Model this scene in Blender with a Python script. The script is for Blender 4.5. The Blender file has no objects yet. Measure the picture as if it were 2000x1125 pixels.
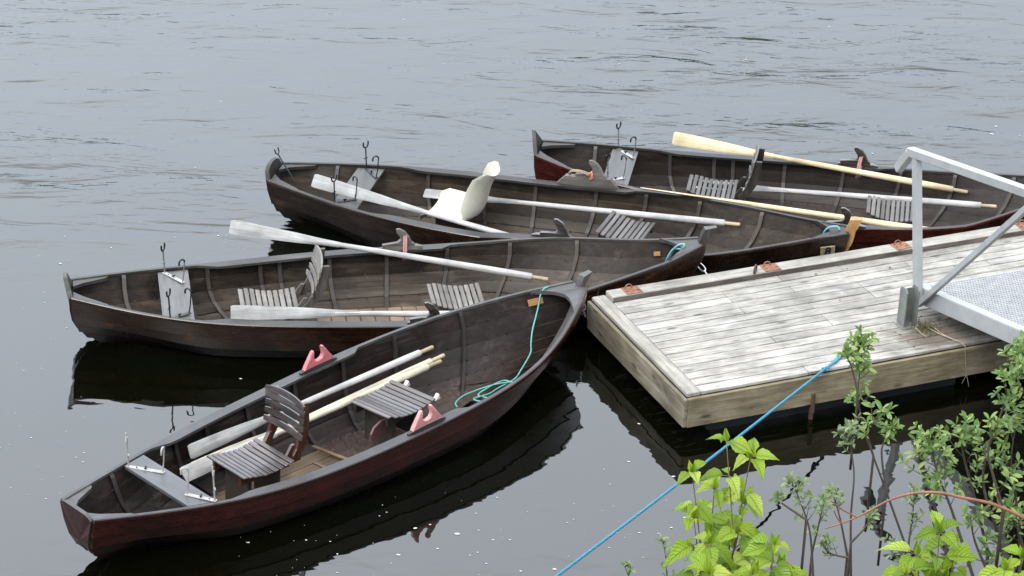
import bpy, math, random
from mathutils import Vector, Matrix
random.seed(7)
V = Vector
scene = bpy.context.scene
COL = scene.collection
# ------------------------------------------------------------------ camera
RT = V((0.9992945, 0.0167413, 0.0336182)); UP = V((-0.0375560, 0.4454540, 0.8945168)); FW = V((0.0, 0.8951483, -0.4457685))
FPX = 5185.79; CAMZ = 10.5
CAM = V((0, 0, CAMZ))
cd = bpy.data.cameras.new("camera"); cam = bpy.data.objects.new("camera", cd); COL.objects.link(cam)
R3 = Matrix((RT, UP, -FW)).transposed()
cam.matrix_world = Matrix.Translation(CAM) @ R3.to_4x4()
cd.sensor_fit = 'HORIZONTAL'; cd.sensor_width = 36.0; cd.lens = FPX / 2000 * 36.0
cd.clip_start = 0.1; cd.clip_end = 2000
scene.camera = cam

def ray(p):
    return FW + RT * ((p[0] - 1000) / FPX) - UP * ((p[1] - 562.5) / FPX)
def W(px, py, z=0.0):            # the point of the plane at height z seen there
    d = ray((px, py)); return CAM + d * ((z - CAMZ) / d.z)
def D(px, py, y):                # the point at world depth y seen there
    d = ray((px, py)); return CAM + d * (y / d.y)

# ------------------------------------------------------------------ mesh builder
class MB:
    def __init__(s):
        s.v = []; s.f = []; s.m = []; s.r = []; s.uv = []; s.anyuv = False
    def face(s, idx, m=0, r=0.5, uv=None):
        s.f.append(tuple(idx)); s.m.append(m); s.r.append(r); s.uv.append(uv)
        if uv: s.anyuv = True
    def add(s, vs):
        b = len(s.v); s.v.extend([V(p) for p in vs]); return b
    def quadstrip(s, rings, m=0, r=0.5, closed=True, caps=True):
        n = len(rings[0]); b = [s.add(q) for q in rings]
        for i in range(len(rings) - 1):
            for j in range(n if closed else n - 1):
                k = (j + 1) % n
                s.face((b[i] + j, b[i] + k, b[i + 1] + k, b[i + 1] + j), m, r)
        if caps and closed:
            s.face([b[0] + j for j in range(n)][::-1], m, r); s.face([b[-1] + j for j in range(n)], m, r)
    def box(s, c, size, rot=None, m=0, r=0.5, bev=0.0):
        c = V(c); hx, hy, hz = [q / 2 for q in size]
        if bev <= 0:
            P = [V((x * hx, y * hy, z * hz)) for z in (-1, 1) for (x, y) in ((-1, -1), (1, -1), (1, 1), (-1, 1))]
            if rot is not None: P = [rot @ p for p in P]
            s.quadstrip([[c + p for p in P[:4]], [c + p for p in P[4:]]], m, r)
        else:
            e = bev
            def ring(hx, hy, z, k):
                pts = [(-hx + k, -hy), (hx - k, -hy), (hx, -hy + k), (hx, hy - k), (hx - k, hy), (-hx + k, hy), (-hx, hy - k), (-hx, -hy + k)]
                q = [V((x, y, z)) for x, y in pts]
                if rot is not None: q = [rot @ p for p in q]
                return [c + p for p in q]
            s.quadstrip([ring(hx - e, hy - e, -hz, e), ring(hx, hy, -hz + e, e), ring(hx, hy, hz - e, e), ring(hx - e, hy - e, hz, e)], m, r)
    def beam(s, a, b, w, h, up=V((0, 0, 1)), m=0, r=0.5, bev=0.0):
        a = V(a); b = V(b); x = (b - a); L = x.length; x.normalize()
        y = V(up).cross(x)
        if y.length < 1e-5: y = V((0, 1, 0)).cross(x)
        y.normalize(); z = x.cross(y)
        s.box((a + b) / 2, (L, w, h), Matrix((x, y, z)).transposed(), m, r, bev)
    def tube(s, pts, rad, n=8, m=0, r=0.5):
        pts = [V(p) for p in pts]; N = len(pts)
        rad = rad if isinstance(rad, (list, tuple)) else [rad] * N
        rings = []; prev = None
        for i in range(N):
            t = pts[min(i + 1, N - 1)] - pts[max(i - 1, 0)]
            if t.length < 1e-9: t = V((0, 0, 1))
            t.normalize()
            if prev is None:
                a = V((0, 0, 1)) if abs(t.z) < .9 else V((1, 0, 0)); u = a.cross(t).normalized()
            else:
                u = prev - t * prev.dot(t)
                u = u.normalized() if u.length > 1e-6 else V((1, 0, 0))
            prev = u; w = t.cross(u)
            rings.append([pts[i] + (u * math.cos(2 * math.pi * j / n) + w * math.sin(2 * math.pi * j / n)) * rad[i] for j in range(n)])
        s.quadstrip(rings, m, r)
    def prism(s, poly, d0, d1, fn, m=0, r=0.5):      # polygon (2D) swept between two depths; fn(u,v,d)->point
        s.quadstrip([[fn(u, v, d0) for u, v in poly], [fn(u, v, d1) for u, v in poly]], m, r)
    def build(s, name, mats, parent=None, smooth=False, angle=None):
        me = bpy.data.meshes.new(name)
        me.from_pydata([tuple(p) for p in s.v], [], s.f); me.update()
        for q in (mats if isinstance(mats, (list, tuple)) else [mats]): me.materials.append(q)
        me.polygons.foreach_set('material_index', s.m)
        at = me.attributes.new('rnd', 'FLOAT', 'FACE'); at.data.foreach_set('value', s.r)
        if s.anyuv:
            ul = me.uv_layers.new(name='UVMap'); k = 0
            for f, uv in zip(s.f, s.uv):
                for j in range(len(f)):
                    ul.data[k].uv = uv[j] if uv else (0, 0); k += 1
        if smooth:
            me.polygons.foreach_set('use_smooth', [True] * len(s.f))
            if angle: me.set_sharp_from_angle(angle=math.radians(angle))
        me.update()
        o = bpy.data.objects.new(name, me); COL.objects.link(o)
        if parent is not None: o.parent = parent
        return o

def empty(name, loc, rot=None, label=None, cat=None, group=None):
    o = bpy.data.objects.new(name, None); COL.objects.link(o); o.empty_display_size = .2
    M = (rot.to_4x4() if rot is not None else Matrix.Identity(4)); M.translation = V(loc); o.matrix_world = M
    if label: tag(o, label, cat, group)
    return o
def tag(o, label, cat, group=None, kind=None):
    if label: o['label'] = label
    if cat: o['category'] = cat
    if group: o['group'] = group
    if kind: o['kind'] = kind
    return o
def rotz(a): return Matrix.Rotation(a, 3, 'Z')
def smooth01(a, b, x):
    t = min(1, max(0, (x - a) / (b - a))); return t * t * (3 - 2 * t)
def catmull(P, n=8):
    P = [V(p) for p in P]; out = []
    for i in range(len(P) - 1):
        p0 = P[max(i - 1, 0)]; p1 = P[i]; p2 = P[i + 1]; p3 = P[min(i + 2, len(P) - 1)]
        for k in range(n):
            t = k / n
            out.append(.5 * ((2 * p1) + (p2 - p0) * t + (2 * p0 - 5 * p1 + 4 * p2 - p3) * t * t + (3 * p1 - p0 - 3 * p2 + p3) * t ** 3))
    out.append(P[-1]); return out

# ------------------------------------------------------------------ materials
class NB:
    def __init__(s, name):
        s.mat = bpy.data.materials.new(name); s.mat.use_nodes = True; s.t = s.mat.node_tree; s.t.nodes.clear()
        s.out = s.n('ShaderNodeOutputMaterial')
    def n(s, typ, **kw):
        q = s.t.nodes.new(typ)
        for k, v in kw.items(): setattr(q, k, v)
        return q
    def l(s, a, b): s.t.links.new(a, b)
    def set(s, sock, v):
        if hasattr(v, 'is_output') or isinstance(v, bpy.types.NodeSocket): s.l(v, sock)
        else: sock.default_value = v
    def coord(s, scale=(1, 1, 1), which='Object', rnd=True):
        tc = s.n('ShaderNodeTexCoord'); mp = s.n('ShaderNodeMapping'); mp.inputs['Scale'].default_value = scale
        src = tc.outputs[which]
        if rnd:
            oi = s.n('ShaderNodeObjectInfo'); ad = s.n('ShaderNodeVectorMath', operation='MULTIPLY_ADD')
            cb = s.n('ShaderNodeCombineXYZ'); s.l(oi.outputs['Random'], cb.inputs[0]); s.l(oi.outputs['Random'], cb.inputs[1]); s.l(oi.outputs['Random'], cb.inputs[2])
            s.l(cb.outputs[0], ad.inputs[0]); ad.inputs[1].default_value = (37, 23, 51); s.l(src, ad.inputs[2]); src = ad.outputs[0]
        s.l(src, mp.inputs['Vector']); return mp.outputs[0]
    def noise(s, vec, scale, detail=4, rough=.55, dist=0.0):
        q = s.n('ShaderNodeTexNoise'); s.l(vec, q.inputs['Vector']); q.inputs['Scale'].default_value = scale
        q.inputs['Detail'].default_value = detail; q.inputs['Roughness'].default_value = rough; q.inputs['Distortion'].default_value = dist
        return q.outputs[0]
    def ramp(s, fac, stops, interp='LINEAR'):
        q = s.n('ShaderNodeValToRGB'); s.l(fac, q.inputs[0]); e = q.color_ramp.elements; q.color_ramp.interpolation = interp
        while len(e) < len(stops): e.new(.5)
        for k, (p, c) in enumerate(stops):
            e[k].position = p; e[k].color = (c[0], c[1], c[2], 1) if not isinstance(c, (int, float)) else (c, c, c, 1)
        return q.outputs[0]
    def mix(s, fac, a, b, mode='MIX'):
        q = s.n('ShaderNodeMix', data_type='RGBA', blend_type=mode)
        s.set(q.inputs[0], fac)
        for sock, v in ((q.inputs[6], a), (q.inputs[7], b)):
            if isinstance(v, (tuple, list)): sock.default_value = (v[0], v[1], v[2], 1)
            else: s.set(sock, v)
        return q.outputs[2]
    def math(s, op, a, b=0.0, c=None):
        q = s.n('ShaderNodeMath', operation=op); s.set(q.inputs[0], a); s.set(q.inputs[1], b)
        if c is not None: s.set(q.inputs[2], c)
        return q.outputs[0]
    def attr(s, name='rnd'):
        q = s.n('ShaderNodeAttribute'); q.attribute_name = name; return q.outputs['Fac']
    def bump(s, h, dist=.002, strength=1.0, normal=None):
        q = s.n('ShaderNodeBump'); s.l(h, q.inputs['Height']); q.inputs['Distance'].default_value = dist; q.inputs['Strength'].default_value = strength
        if normal is not None: s.l(normal, q.inputs['Normal'])
        return q.outputs[0]
    def principled(s, color, rough=.6, normal=None, metal=0.0, coat=0.0, spec=.5, link=True, coatr=.15):
        q = s.n('ShaderNodeBsdfPrincipled')
        if isinstance(color, (tuple, list)): q.inputs['Base Color'].default_value = (*color[:3], 1)
        else: s.l(color, q.inputs['Base Color'])
        s.set(q.inputs['Roughness'], rough); s.set(q.inputs['Metallic'], metal); q.inputs['Specular IOR Level'].default_value = spec
        s.set(q.inputs['Coat Weight'], coat); q.inputs['Coat Roughness'].default_value = coatr
        if normal is not None: s.l(normal, q.inputs['Normal'])
        if link: s.l(q.outputs[0], s.out.inputs[0])
        return q

def wood(name, c0, c1, c2, axis=0, rough=.6, worn=None, wornamt=.5, coat=0.0, grain=1.0, bump=.0015, var=.35, dirt=None, dirtamt=.5, spec=.4, knots=False, wet_shade=False, stain=False):
    """grain along local axis; c0 dark line, c1 body, c2 light; worn = colour of scuffed patches"""
    b = NB(name); sc = [14.0, 14.0, 14.0]; sc[axis] = 1.9 if knots else .9
    v = b.coord(sc); g = b.noise(v, 2.2 * grain, 7, .62, .35)
    sc2 = [60.0, 60.0, 60.0]; sc2[axis] = 2.2
    fine = b.noise(b.coord(sc2), 2.0 * grain, 3, .6)
    col = b.ramp(g, [(.28, c0), (.5, c1), (.74, c2)])
    col = b.mix(.35, col, b.ramp(fine, [(.3, c0), (.7, c2)]))
    blo = b.noise(b.coord((1.0, 1.0, 1.0)), 3.1, 4, .6)
    col = b.mix(1.0, col, b.ramp(blo, [(.3, .62), (.7, 1.3)]), 'MULTIPLY')
    if worn:
        sw = [4.0, 4.0, 4.0]; sw[axis] = 1.1
        wn = b.noise(b.coord(sw), 1.7, 6, .65, .6)
        col = b.mix(b.ramp(wn, [(.62 - .2 * wornamt, 0.0), (.78 - .12 * wornamt, .85)]), col, worn)
    if dirt:
        sd = [9.0, 9.0, 9.0]; sd[axis] = 1.6
        dn = b.noise(b.coord(sd), 2.4, 7, .75)
        col = b.mix(b.ramp(dn, [(.62 - .2 * dirtamt, 0.0), (.75, .8)]), col, dirt)
    if knots:
        kv = b.n('ShaderNodeTexVoronoi'); ks = [9.0, 9.0, 9.0]; ks[axis] = 3.2
        b.l(b.coord(ks), kv.inputs['Vector']); kv.inputs['Scale'].default_value = .75
        col = b.mix(b.ramp(kv.outputs['Distance'], [(.07, .75), (.16, 0.0)]), col, tuple(q * .45 for q in c0))
    rv = b.attr(); k = b.math('MULTIPLY_ADD', rv, var * 2, 1 - var)
    cb = b.n('ShaderNodeCombineColor'); [b.l(k, cb.inputs[i]) for i in range(3)]
    col = b.mix(1.0, col, cb.outputs[0], 'MULTIPLY')
    if stain:    # brown damp patch where debris lies round the channel post
        ts = b.n('ShaderNodeTexCoord'); ms_ = b.n('ShaderNodeMapping'); b.l(ts.outputs['Object'], ms_.inputs['Vector']); ms_.inputs['Location'].default_value = (-2.55, -.27, -.42)
        ms_.inputs['Scale'].default_value = (1, 1, 1); sc3 = b.n('ShaderNodeVectorMath', operation='MULTIPLY'); b.l(ms_.outputs[0], sc3.inputs[0]); sc3.inputs[1].default_value = (1.35, 2.7, 0)
        ln = b.n('ShaderNodeVectorMath', operation='LENGTH'); b.l(sc3.outputs[0], ln.inputs[0])
        dd_ = b.math('ADD', ln.outputs['Value'], b.math('MULTIPLY', b.math('SUBTRACT', b.noise(b.coord((4, 9, 4), rnd=False), 1.3, 6, .7), .5), 1.5))
        col = b.mix(b.ramp(dd_, [(.45, .8), (.95, 0.0)]), col, (.062, .046, .032))
    if wet_shade:      # painted shade where the hull turns under, near-black at the soaked waterline
        tz = b.n('ShaderNodeTexCoord'); sz_ = b.n('ShaderNodeSeparateXYZ'); b.l(tz.outputs['Object'], sz_.inputs[0])
        zz_ = b.math('ADD', sz_.outputs[2], b.math('MULTIPLY', b.math('SUBTRACT', blo, .5), .10))
        col = b.mix(b.ramp(zz_, [(.09, .95), (.25, 0.0)]), col, (.0022, .0021, .0014))
    rg = b.ramp(b.math('ADD', b.math('MULTIPLY', fine, .5), b.math('MULTIPLY', blo, .5)), [(.3, max(.02, rough - .14)), (.7, min(1, rough + .14))])
    h = b.math('ADD', b.math('MULTIPLY', g, .6), b.math('MULTIPLY', fine, .4))
    b.principled(col, rg, b.bump(h, bump), coat=coat, spec=spec)
    return b.mat
def plain(name, c, rough=.5, metal=0.0, var=.25, coat=0.0, dirt=None, amt=.5, sc=7.0, bump=0.0, spec=.5):
    b = NB(name); n1 = b.noise(b.coord(), sc, 5, .6)
    col = b.mix(1.0, c, b.ramp(n1, [(.3, 1 - var), (.7, 1 + var * .6)]), 'MULTIPLY')
    n2 = b.noise(b.coord(), sc * 2.7, 6, .7)
    if dirt: col = b.mix(b.ramp(n2, [(.62 - .2 * amt, 0.0), (.72, .85)]), col, dirt)
    rg = b.ramp(n2, [(.3, max(.03, rough - .12)), (.7, min(1, rough + .12))])
    b.principled(col, rg, b.bump(n2, bump) if bump else None, metal=metal, coat=coat, spec=spec)
    return b.mat

M = {}
# boats: (outer, inner, rail) per boat
def boatmats(k, oc, ic, rc, worn, oworn=None, wa=.4):
    M['outer%d' % k] = wood('tarred_outer_planks', tuple(q * .25 for q in oc), oc, tuple(q * 2.1 for q in oc), 0, .26, worn=oworn, wornamt=.35, coat=.1, spec=.3, var=.4, wet_shade=True)
    M['inner%d' % k] = wood('weathered_inner_planks', tuple(q * .3 for q in ic), ic, tuple(q * 2.2 for q in ic), 0, .5, worn=worn, wornamt=wa, spec=.2, var=.55)
    M['rail%d' % k] = wood('grey_gunwale', tuple(q * .6 for q in rc), rc, tuple(q * 1.4 for q in rc), 0, .45, spec=.25, worn=tuple(q * 2.0 for q in rc), wornamt=.3, dirt=tuple(q * .35 for q in rc), dirtamt=.3)
    tc_ = [(.052, .053, .057), (.056, .054, .052), (.031, .030, .029), (.043, .042, .042)][k]
    M['cross%d' % k] = wood('grey_thwart', tuple(q * .6 for q in tc_), tc_, tuple(q * 1.4 for q in tc_), 1, .42, spec=.4, dirt=tuple(q * .4 for q in tc_), dirtamt=.2)
    M['rib%d' % k] = wood('dark_rib', tuple(q * .4 for q in ic), tuple(q * .8 for q in ic), tuple(q * 1.3 for q in ic), 1, .5)
boatmats(0, (.021, .0038, .0024), (.0115, .0078, .0068), (.050, .048, .049), (.046, .040, .038), (.040, .010, .005), .3)
boatmats(1, (.015, .0062, .0034), (.0235, .0168, .0120), (.036, .034, .031), (.075, .060, .043), (.085, .036, .009), .5)
boatmats(2, (.0095, .0052, .0036), (.0195, .0138, .0095), (.020, .018, .0165), (.055, .045, .032), (.040, .024, .012), .35)
boatmats(3, (.027, .006, .0042), (.0160, .0112, .0088), (.025, .023, .022), (.042, .036, .031), None, .25)
M['stem_dark'] = wood('dark_stem', (.008, .006, .005), (.022, .016, .014), (.05, .042, .038), 2, .4, coat=.2)
M['stem_orange'] = wood('new_orange_stem', (.15, .07, .022), (.28, .15, .052), (.38, .23, .10), 2, .5)
M['slat_dark'] = wood('dark_brown_slats', (.012, .008, .007), (.036, .027, .026), (.075, .062, .062), 1, .3, coat=.25, worn=(.11, .10, .10), wornamt=.15)
M['slat_red'] = wood('red_brown_frame', (.012, .005, .003), (.042, .015, .007), (.085, .035, .016), 2, .35, coat=.3)
M['slat_grey'] = wood('silver_grey_slats', (.045, .04, .035), (.105, .096, .088), (.17, .16, .15), 1, .7, worn=(.16, .13, .10), wornamt=.3)
M['slat_mid'] = wood('mid_grey_slats', (.028, .025, .024), (.062, .057, .054), (.10, .095, .092), 1, .55)
M['frame_grey'] = wood('grey_frame', (.02, .017, .015), (.05, .043, .038), (.09, .08, .07), 2, .6)
M['frame_dark'] = wood('dark_frame', (.008, .006, .005), (.020, .016, .014), (.04, .034, .03), 2, .4)
M['oar_grey'] = wood('weathered_white_oar', (.13, .125, .12), (.27, .265, .26), (.36, .355, .35), 0, .65, grain=.8, var=.15, worn=(.30, .23, .14), wornamt=.15)
M['oar_blade_grey'] = wood('weathered_grey_blade', (.10, .10, .098), (.21, .21, .205), (.31, .31, .305), 0, .7, grain=.9, var=.15, dirt=(.07, .07, .068), dirtamt=.15)
M['oar_pine'] = wood('pale_pine_oar', (.27, .195, .105), (.40, .325, .195), (.46, .39, .26), 0, .5, grain=.7, var=.15, bump=.0006)
M['oar_cream'] = wood('cream_oar', (.19, .165, .12), (.31, .28, .21), (.38, .355, .29), 0, .55, grain=.8, var=.15)
M['grip'] = wood('bare_pine_grip', (.16, .12, .065), (.25, .20, .12), (.32, .27, .175), 0, .6)
M['deck'] = wood('bleached_deck_planks', (.08, .072, .06), (.208, .198, .178), (.305, .294, .272), 0, .8, grain=1.25, var=.17, worn=(.30, .294, .28), wornamt=.5, dirt=(.095, .085, .07), dirtamt=.28, knots=True, bump=.003, stain=True)
M['edge'] = wood('bleached_edge_board', (.085, .077, .06), (.195, .185, .165), (.265, .255, .235), 0, .8, grain=.8, var=.12, dirt=(.085, .075, .05), dirtamt=.35, bump=.002)
M['edge_y'] = wood('bleached_end_board', (.10, .092, .075), (.18, .17, .145), (.25, .24, .215), 1, .8, grain=.8, var=.12, dirt=(.085, .075, .05), dirtamt=.4, bump=.002)
M['edge_shadow_dirt'] = wood('shaded_dirty_board_edge', (.03, .022, .018), (.075, .058, .048), (.13, .11, .095), 0, .8, dirt=(.16, .15, .135), dirtamt=.4)  # dark brown carries the edge board's shadow line as well as its dirt
M['fascia'] = wood('treated_side_board', (.035, .026, .012), (.118, .097, .056), (.20, .175, .12), 0, .75, grain=.8, var=.15, knots=True, dirt=(.06, .05, .025), dirtamt=.35, worn=(.17, .15, .12), wornamt=.3)
M['fascia_y'] = wood('treated_end_board', (.035, .028, .016), (.105, .090, .060), (.20, .18, .135), 1, .75, grain=.8, var=.15, knots=True, dirt=(.055, .045, .025), dirtamt=.45, worn=(.19, .17, .14), wornamt=.4)
M['float'] = plain('dark_plastic_float', (.010, .013, .016), .4, var=.4)
M['rust'] = plain('rusty_steel', (.16, .065, .035), .8, var=.45, dirt=(.05, .022, .014), amt=.3, sc=22, bump=.002)
M['rust_dark'] = plain('dark_rust', (.055, .028, .018), .8, var=.4, sc=25)
M['galv'] = plain('galvanised_steel', (.265, .268, .268), .45, .4, .22, dirt=(.16, .165, .16), amt=.35, sc=10)
M['galv_grey'] = plain('dull_zinc', (.15, .16, .15), .55, .35, .3, dirt=(.10, .11, .09), amt=.5, sc=9)
M['alu'] = plain('grey_aluminium', (.27, .278, .28), .45, .3, .12, dirt=(.25, .26, .265), amt=.3, sc=6)
M['black_steel'] = plain('black_steel', (.008, .008, .009), .4, .3, .3)
M['white_steel'] = plain('chalky_white_steel', (.24, .24, .23), .5, .1, .3, dirt=(.09, .045, .025), amt=.45, sc=25)
M['rod_steel'] = plain('pale_rod', (.17, .17, .165), .4, .5, .3, dirt=(.09, .05, .03), amt=.3, sc=30)
M['pink'] = plain('faded_pink_paint', (.34, .095, .105), .42, 0, .25, dirt=(.13, .075, .07), amt=.25, sc=26, bump=.001)
M['pink_pale'] = plain('bleached_pink_paint', (.36, .16, .16), .42, 0, .25, dirt=(.15, .10, .09), amt=.25, sc=26, bump=.001)
M['pink_dark'] = plain('dull_pink_paint', (.075, .028, .032), .5, 0, .25, sc=12)
M['horn_dark'] = wood('black_brown_horn', (.006, .005, .004), (.014, .011, .010), (.045, .038, .032), 0, .28, coat=.4, worn=(.07, .06, .05), wornamt=.1)
M['horn_grey'] = wood('grey_horn', (.03, .027, .024), (.065, .058, .052), (.11, .10, .09), 0, .5)
M['black'] = plain('black_rubber', (.006, .006, .006), .5, 0, .3)
M['white_plastic'] = plain('aged_white_plastic', (.335, .325, .27), .42, 0, .10, dirt=(.22, .17, .09), amt=.18, sc=5)
M['white_bits'] = plain('white_plastic_wedge', (.40, .40, .39), .5, 0, .1)
M['teal'] = plain('teal_rope', (.07, .25, .215), .6, 0, .25, sc=60)
M['cyan_rope'] = plain('faded_cyan_rope', (.10, .25, .28), .6, 0, .25, sc=60)
M['blue_rope'] = plain('bright_blue_rope', (.020, .145, .225), .5, 0, .3, sc=70, bump=.002)
M['tan_rope'] = plain('tan_rope', (.22, .16, .10), .7, 0, .3, sc=50)
M['red_rope'] = plain('red_rope', (.17, .07, .065), .7, 0, .35, dirt=(.26, .20, .18), amt=.7, sc=45)
M['coral'] = plain('coral_rope', (.34, .13, .08), .7, 0, .3, sc=45)
M['orange_plate'] = wood('orange_wood_plate', (.08, .03, .008), (.17, .08, .022), (.25, .13, .045), 0, .5)
M['pale_plate'] = plain('worn_pale_plate', (.17, .13, .085), .6, 0, .3, dirt=(.06, .045, .03), amt=.4, sc=18)
M['floor_brown'] = wood('wet_brown_floorboard', (.018, .012, .008), (.068, .047, .030), (.125, .092, .062), 0, .5, worn=(.10, .075, .052), wornamt=.4)
M['floor_tan'] = wood('tan_floorboard', (.035, .021, .012), (.085, .052, .030), (.14, .09, .055), 0, .6, worn=(.16, .11, .07), wornamt=.3)
M['peat'] = plain('wet_peaty_mat', (.030, .017, .012), .6, 0, .5, dirt=(.05, .03, .02), amt=.4, sc=35, bump=.01)
M['moss'] = plain('moss', (.045, .05, .012), .9, 0, .5, dirt=(.05, .03, .015), amt=.4, sc=30)
M['twig'] = wood('dry_twig', (.12, .085, .06), (.22, .165, .12), (.30, .25, .19), 0, .8)
M['cane'] = plain('red_brown_cane', (.16, .065, .035), .5, 0, .35, sc=14)
M['stem_brown'] = plain('dark_shrub_stem', (.045, .035, .026), .8, 0, .35, sc=20)
M['stem_green'] = plain('green_cane', (.10, .095, .035), .7, 0, .3, sc=20)
M['leaf_litter'] = plain('dead_leaf', (.07, .028, .014), .8, 0, .4, sc=20)
M['chain'] = plain('shiny_steel', (.45, .45, .45), .3, .9, .15)
M['digit'] = plain('black_paint', (.005, .005, .005), .5, 0, .2)

def leafmat(name, c0, c1, c2, trans=.35, veins=False, rough=.45):
    b = NB(name); r = b.attr(); n1 = b.noise(b.coord((1, 1, 1), rnd=False), 9, 3)
    f = b.math('ADD', b.math('MULTIPLY', r, .75), b.math('MULTIPLY', n1, .3))
    col = b.ramp(f, [(.1, c0), (.5, c1), (.9, c2)]); nor = None
    if veins:
        uv = b.n('ShaderNodeUVMap'); sp = b.n('ShaderNodeSeparateXYZ'); b.l(uv.outputs[0], sp.inputs[0])
        au = b.math('ABSOLUTE', sp.outputs[0])
        ph = b.math('SUBTRACT', b.math('MULTIPLY', sp.outputs[1], 8.0), b.math('MULTIPLY', au, 2.6))
        tri = b.math('PINGPONG', ph, .5)
        vein = b.ramp(tri, [(.0, 1.0), (.16, 0.0)])
        mid = b.ramp(au, [(.02, 1.0), (.10, 0.0)])
        vm = b.math('MAXIMUM', b.math('MULTIPLY', vein, .8), mid)
        col = b.mix(b.math('MULTIPLY', vm, .62), col, tuple(min(1, q * .48) for q in c1))
        nor = b.bump(b.math('SUBTRACT', 1.0, vm), .0025)
    p = b.principled(col, rough, nor, link=False, spec=.35)
    tr = b.n('ShaderNodeBsdfTranslucent'); b.l(b.mix(1.0, col, (1.25, 1.3, .55), 'MULTIPLY'), tr.inputs[0])
    ms = b.n('ShaderNodeMixShader'); ms.inputs[0].default_value = trans
    b.l(p.outputs[0], ms.inputs[1]); b.l(tr.outputs[0], ms.inputs[2]); b.l(ms.outputs[0], b.out.inputs[0])
    return b.mat
M['leaf_lime'] = leafmat('lime_leaf', (.075, .14, .010), (.18, .275, .016), (.28, .35, .05), .36, True)
M['leaf_green'] = leafmat('fresh_green_leaf', (.035, .075, .020), (.09, .16, .038), (.22, .28, .085), .35)
M['leaf_grey'] = leafmat('pale_green_leaf', (.055, .085, .035), (.10, .145, .06), (.16, .20, .10), .3)

# ------------------------------------------------------------------ water
b = NB('river_water')
tc = b.n('ShaderNodeTexCoord'); P = tc.outputs['Object']
def mapped(scale, rot=0.0):
    mp = b.n('ShaderNodeMapping'); b.l(P, mp.inputs['Vector']); mp.inputs['Scale'].default_value = scale; mp.inputs['Rotation'].default_value = (0, 0, rot); return mp.outputs[0]
sx = b.n('ShaderNodeSeparateXYZ'); b.l(P, sx.inputs[0])
# open river beyond the moored boats is rougher than the lee between them and the bank
edge = b.math('MULTIPLY_ADD', sx.outputs[0], -.10, b.math('ADD', sx.outputs[1], 0.0))
far = b.n('ShaderNodeMapRange'); far.interpolation_type = 'SMOOTHSTEP'; b.l(sx.outputs[1], far.inputs[0]); far.inputs[1].default_value = 18.3; far.inputs[2].default_value = 24.5; far.inputs[3].default_value = .0; far.inputs[4].default_value = 1.0
lx = b.n('ShaderNodeMapRange'); b.l(sx.outputs[0], lx.inputs[0]); lx.inputs[1].default_value = -4; lx.inputs[2].default_value = 5; lx.inputs[3].default_value = 1.15; lx.inputs[4].default_value = 1.25
patch = b.math('MULTIPLY', b.ramp(b.noise(mapped((.22, .5, 1), .15), 1.0, 3), [(.33, .35), (.62, 1.0)]), lx.outputs[0])
farp = b.math('MULTIPLY', far.outputs[0], patch)
big = b.noise(mapped((.50, 1.45, 1), .10), 1.0, 3, .45, 1.4)
mid = b.noise(mapped((1.5, 4.6, 1), .06), 1.0, 3, .5, 1.6)
fine = b.noise(mapped((5.0, 15.0, 1), -.05), 1.0, 3, .5, .6)
calm = b.noise(mapped((2.2, 3.4, 1), .3), 1.0, 2, .4, .4)
hgt = b.math('MULTIPLY', b.math('ADD', b.math('ADD', b.math('MULTIPLY', big, .060), b.math('MULTIPLY', mid, .0150)), b.math('MULTIPLY', fine, .0022)), farp)
hgt = b.math('ADD', hgt, b.math('MULTIPLY', calm, .0052))
nor = b.bump(hgt, 1.0)
q = b.principled((.0011, .0013, .0005), .02, nor, spec=.5); q.inputs['IOR'].default_value = 1.5
M['water'] = b.mat
# wooded hillside on the other shore (out of the picture, but the river mirrors it)
m = MB(); N = 90; rings = []
for i in range(N + 1):
    x = -260 + 520 * i / N; hgt_ = 8 + 2 * math.sin(i * .21) + 1.2 * math.sin(i * .53 + 1) + random.uniform(-.6, .6)
    rings.append([V((x, 175, -1)), V((x, 182, hgt_ * .35)), V((x, 196, hgt_ * .75)), V((x, 220, hgt_)), V((x, 260, hgt_ * .8))])
m.quadstrip(rings, closed=False)
b = NB('far_trees'); n1 = b.noise(b.coord((1, 1, 1), rnd=False), .5, 6, .7); b.principled(b.ramp(n1, [(.35, (.012, .018, .010)), (.65, (.035, .05, .025))]), .95)
tag(m.build('far_hills', b.mat), 'dark wooded hillside across the river', 'hillside', kind='structure')

# river bank below and under the viewer
b = NB('bank_soil'); n1 = b.noise(b.coord(rnd=False), 1.3, 6, .65); n2 = b.noise(b.coord(rnd=False), 14, 5, .7)
b.principled(b.mix(b.ramp(n2, [(.35, 0.0), (.65, 1.0)]), b.ramp(n1, [(.35, (.028, .022, .014)), (.65, (.04, .055, .016))]), (.02, .016, .011)), .95, b.bump(n2, .03)); M['bank'] = b.mat
def bank_z(x, y):
    z = 9.72 - .66 * y
    if y < 1.6: z = 9.72 - .66 * 1.6 + (1.6 - y) * .1
    z += .10 * math.sin(x * 1.7 + y) * math.cos(y * 1.3 - x * .6)
    if x > 4.2: z += .28 * smooth01(4.2, 7.0, x)
    if x < -4: z -= .35 * smooth01(-4, -9, x)
    return z
g = MB(); nx, ny = 60, 46
i0 = g.add([(-14 + 30 * i / nx, -6 + 24.5 * j / ny, bank_z(-14 + 30 * i / nx, -6 + 24.5 * j / ny)) for j in range(ny + 1) for i in range(nx + 1)])
for j in range(ny):
    for i in range(nx):
        a = i0 + j * (nx + 1) + i; g.face((a, a + 1, a + nx + 2, a + nx + 1))
bank = g.build('riverbank', M['bank'], smooth=True); tag(bank, 'steep earthy river bank below the path', 'river bank', kind='structure')

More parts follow.
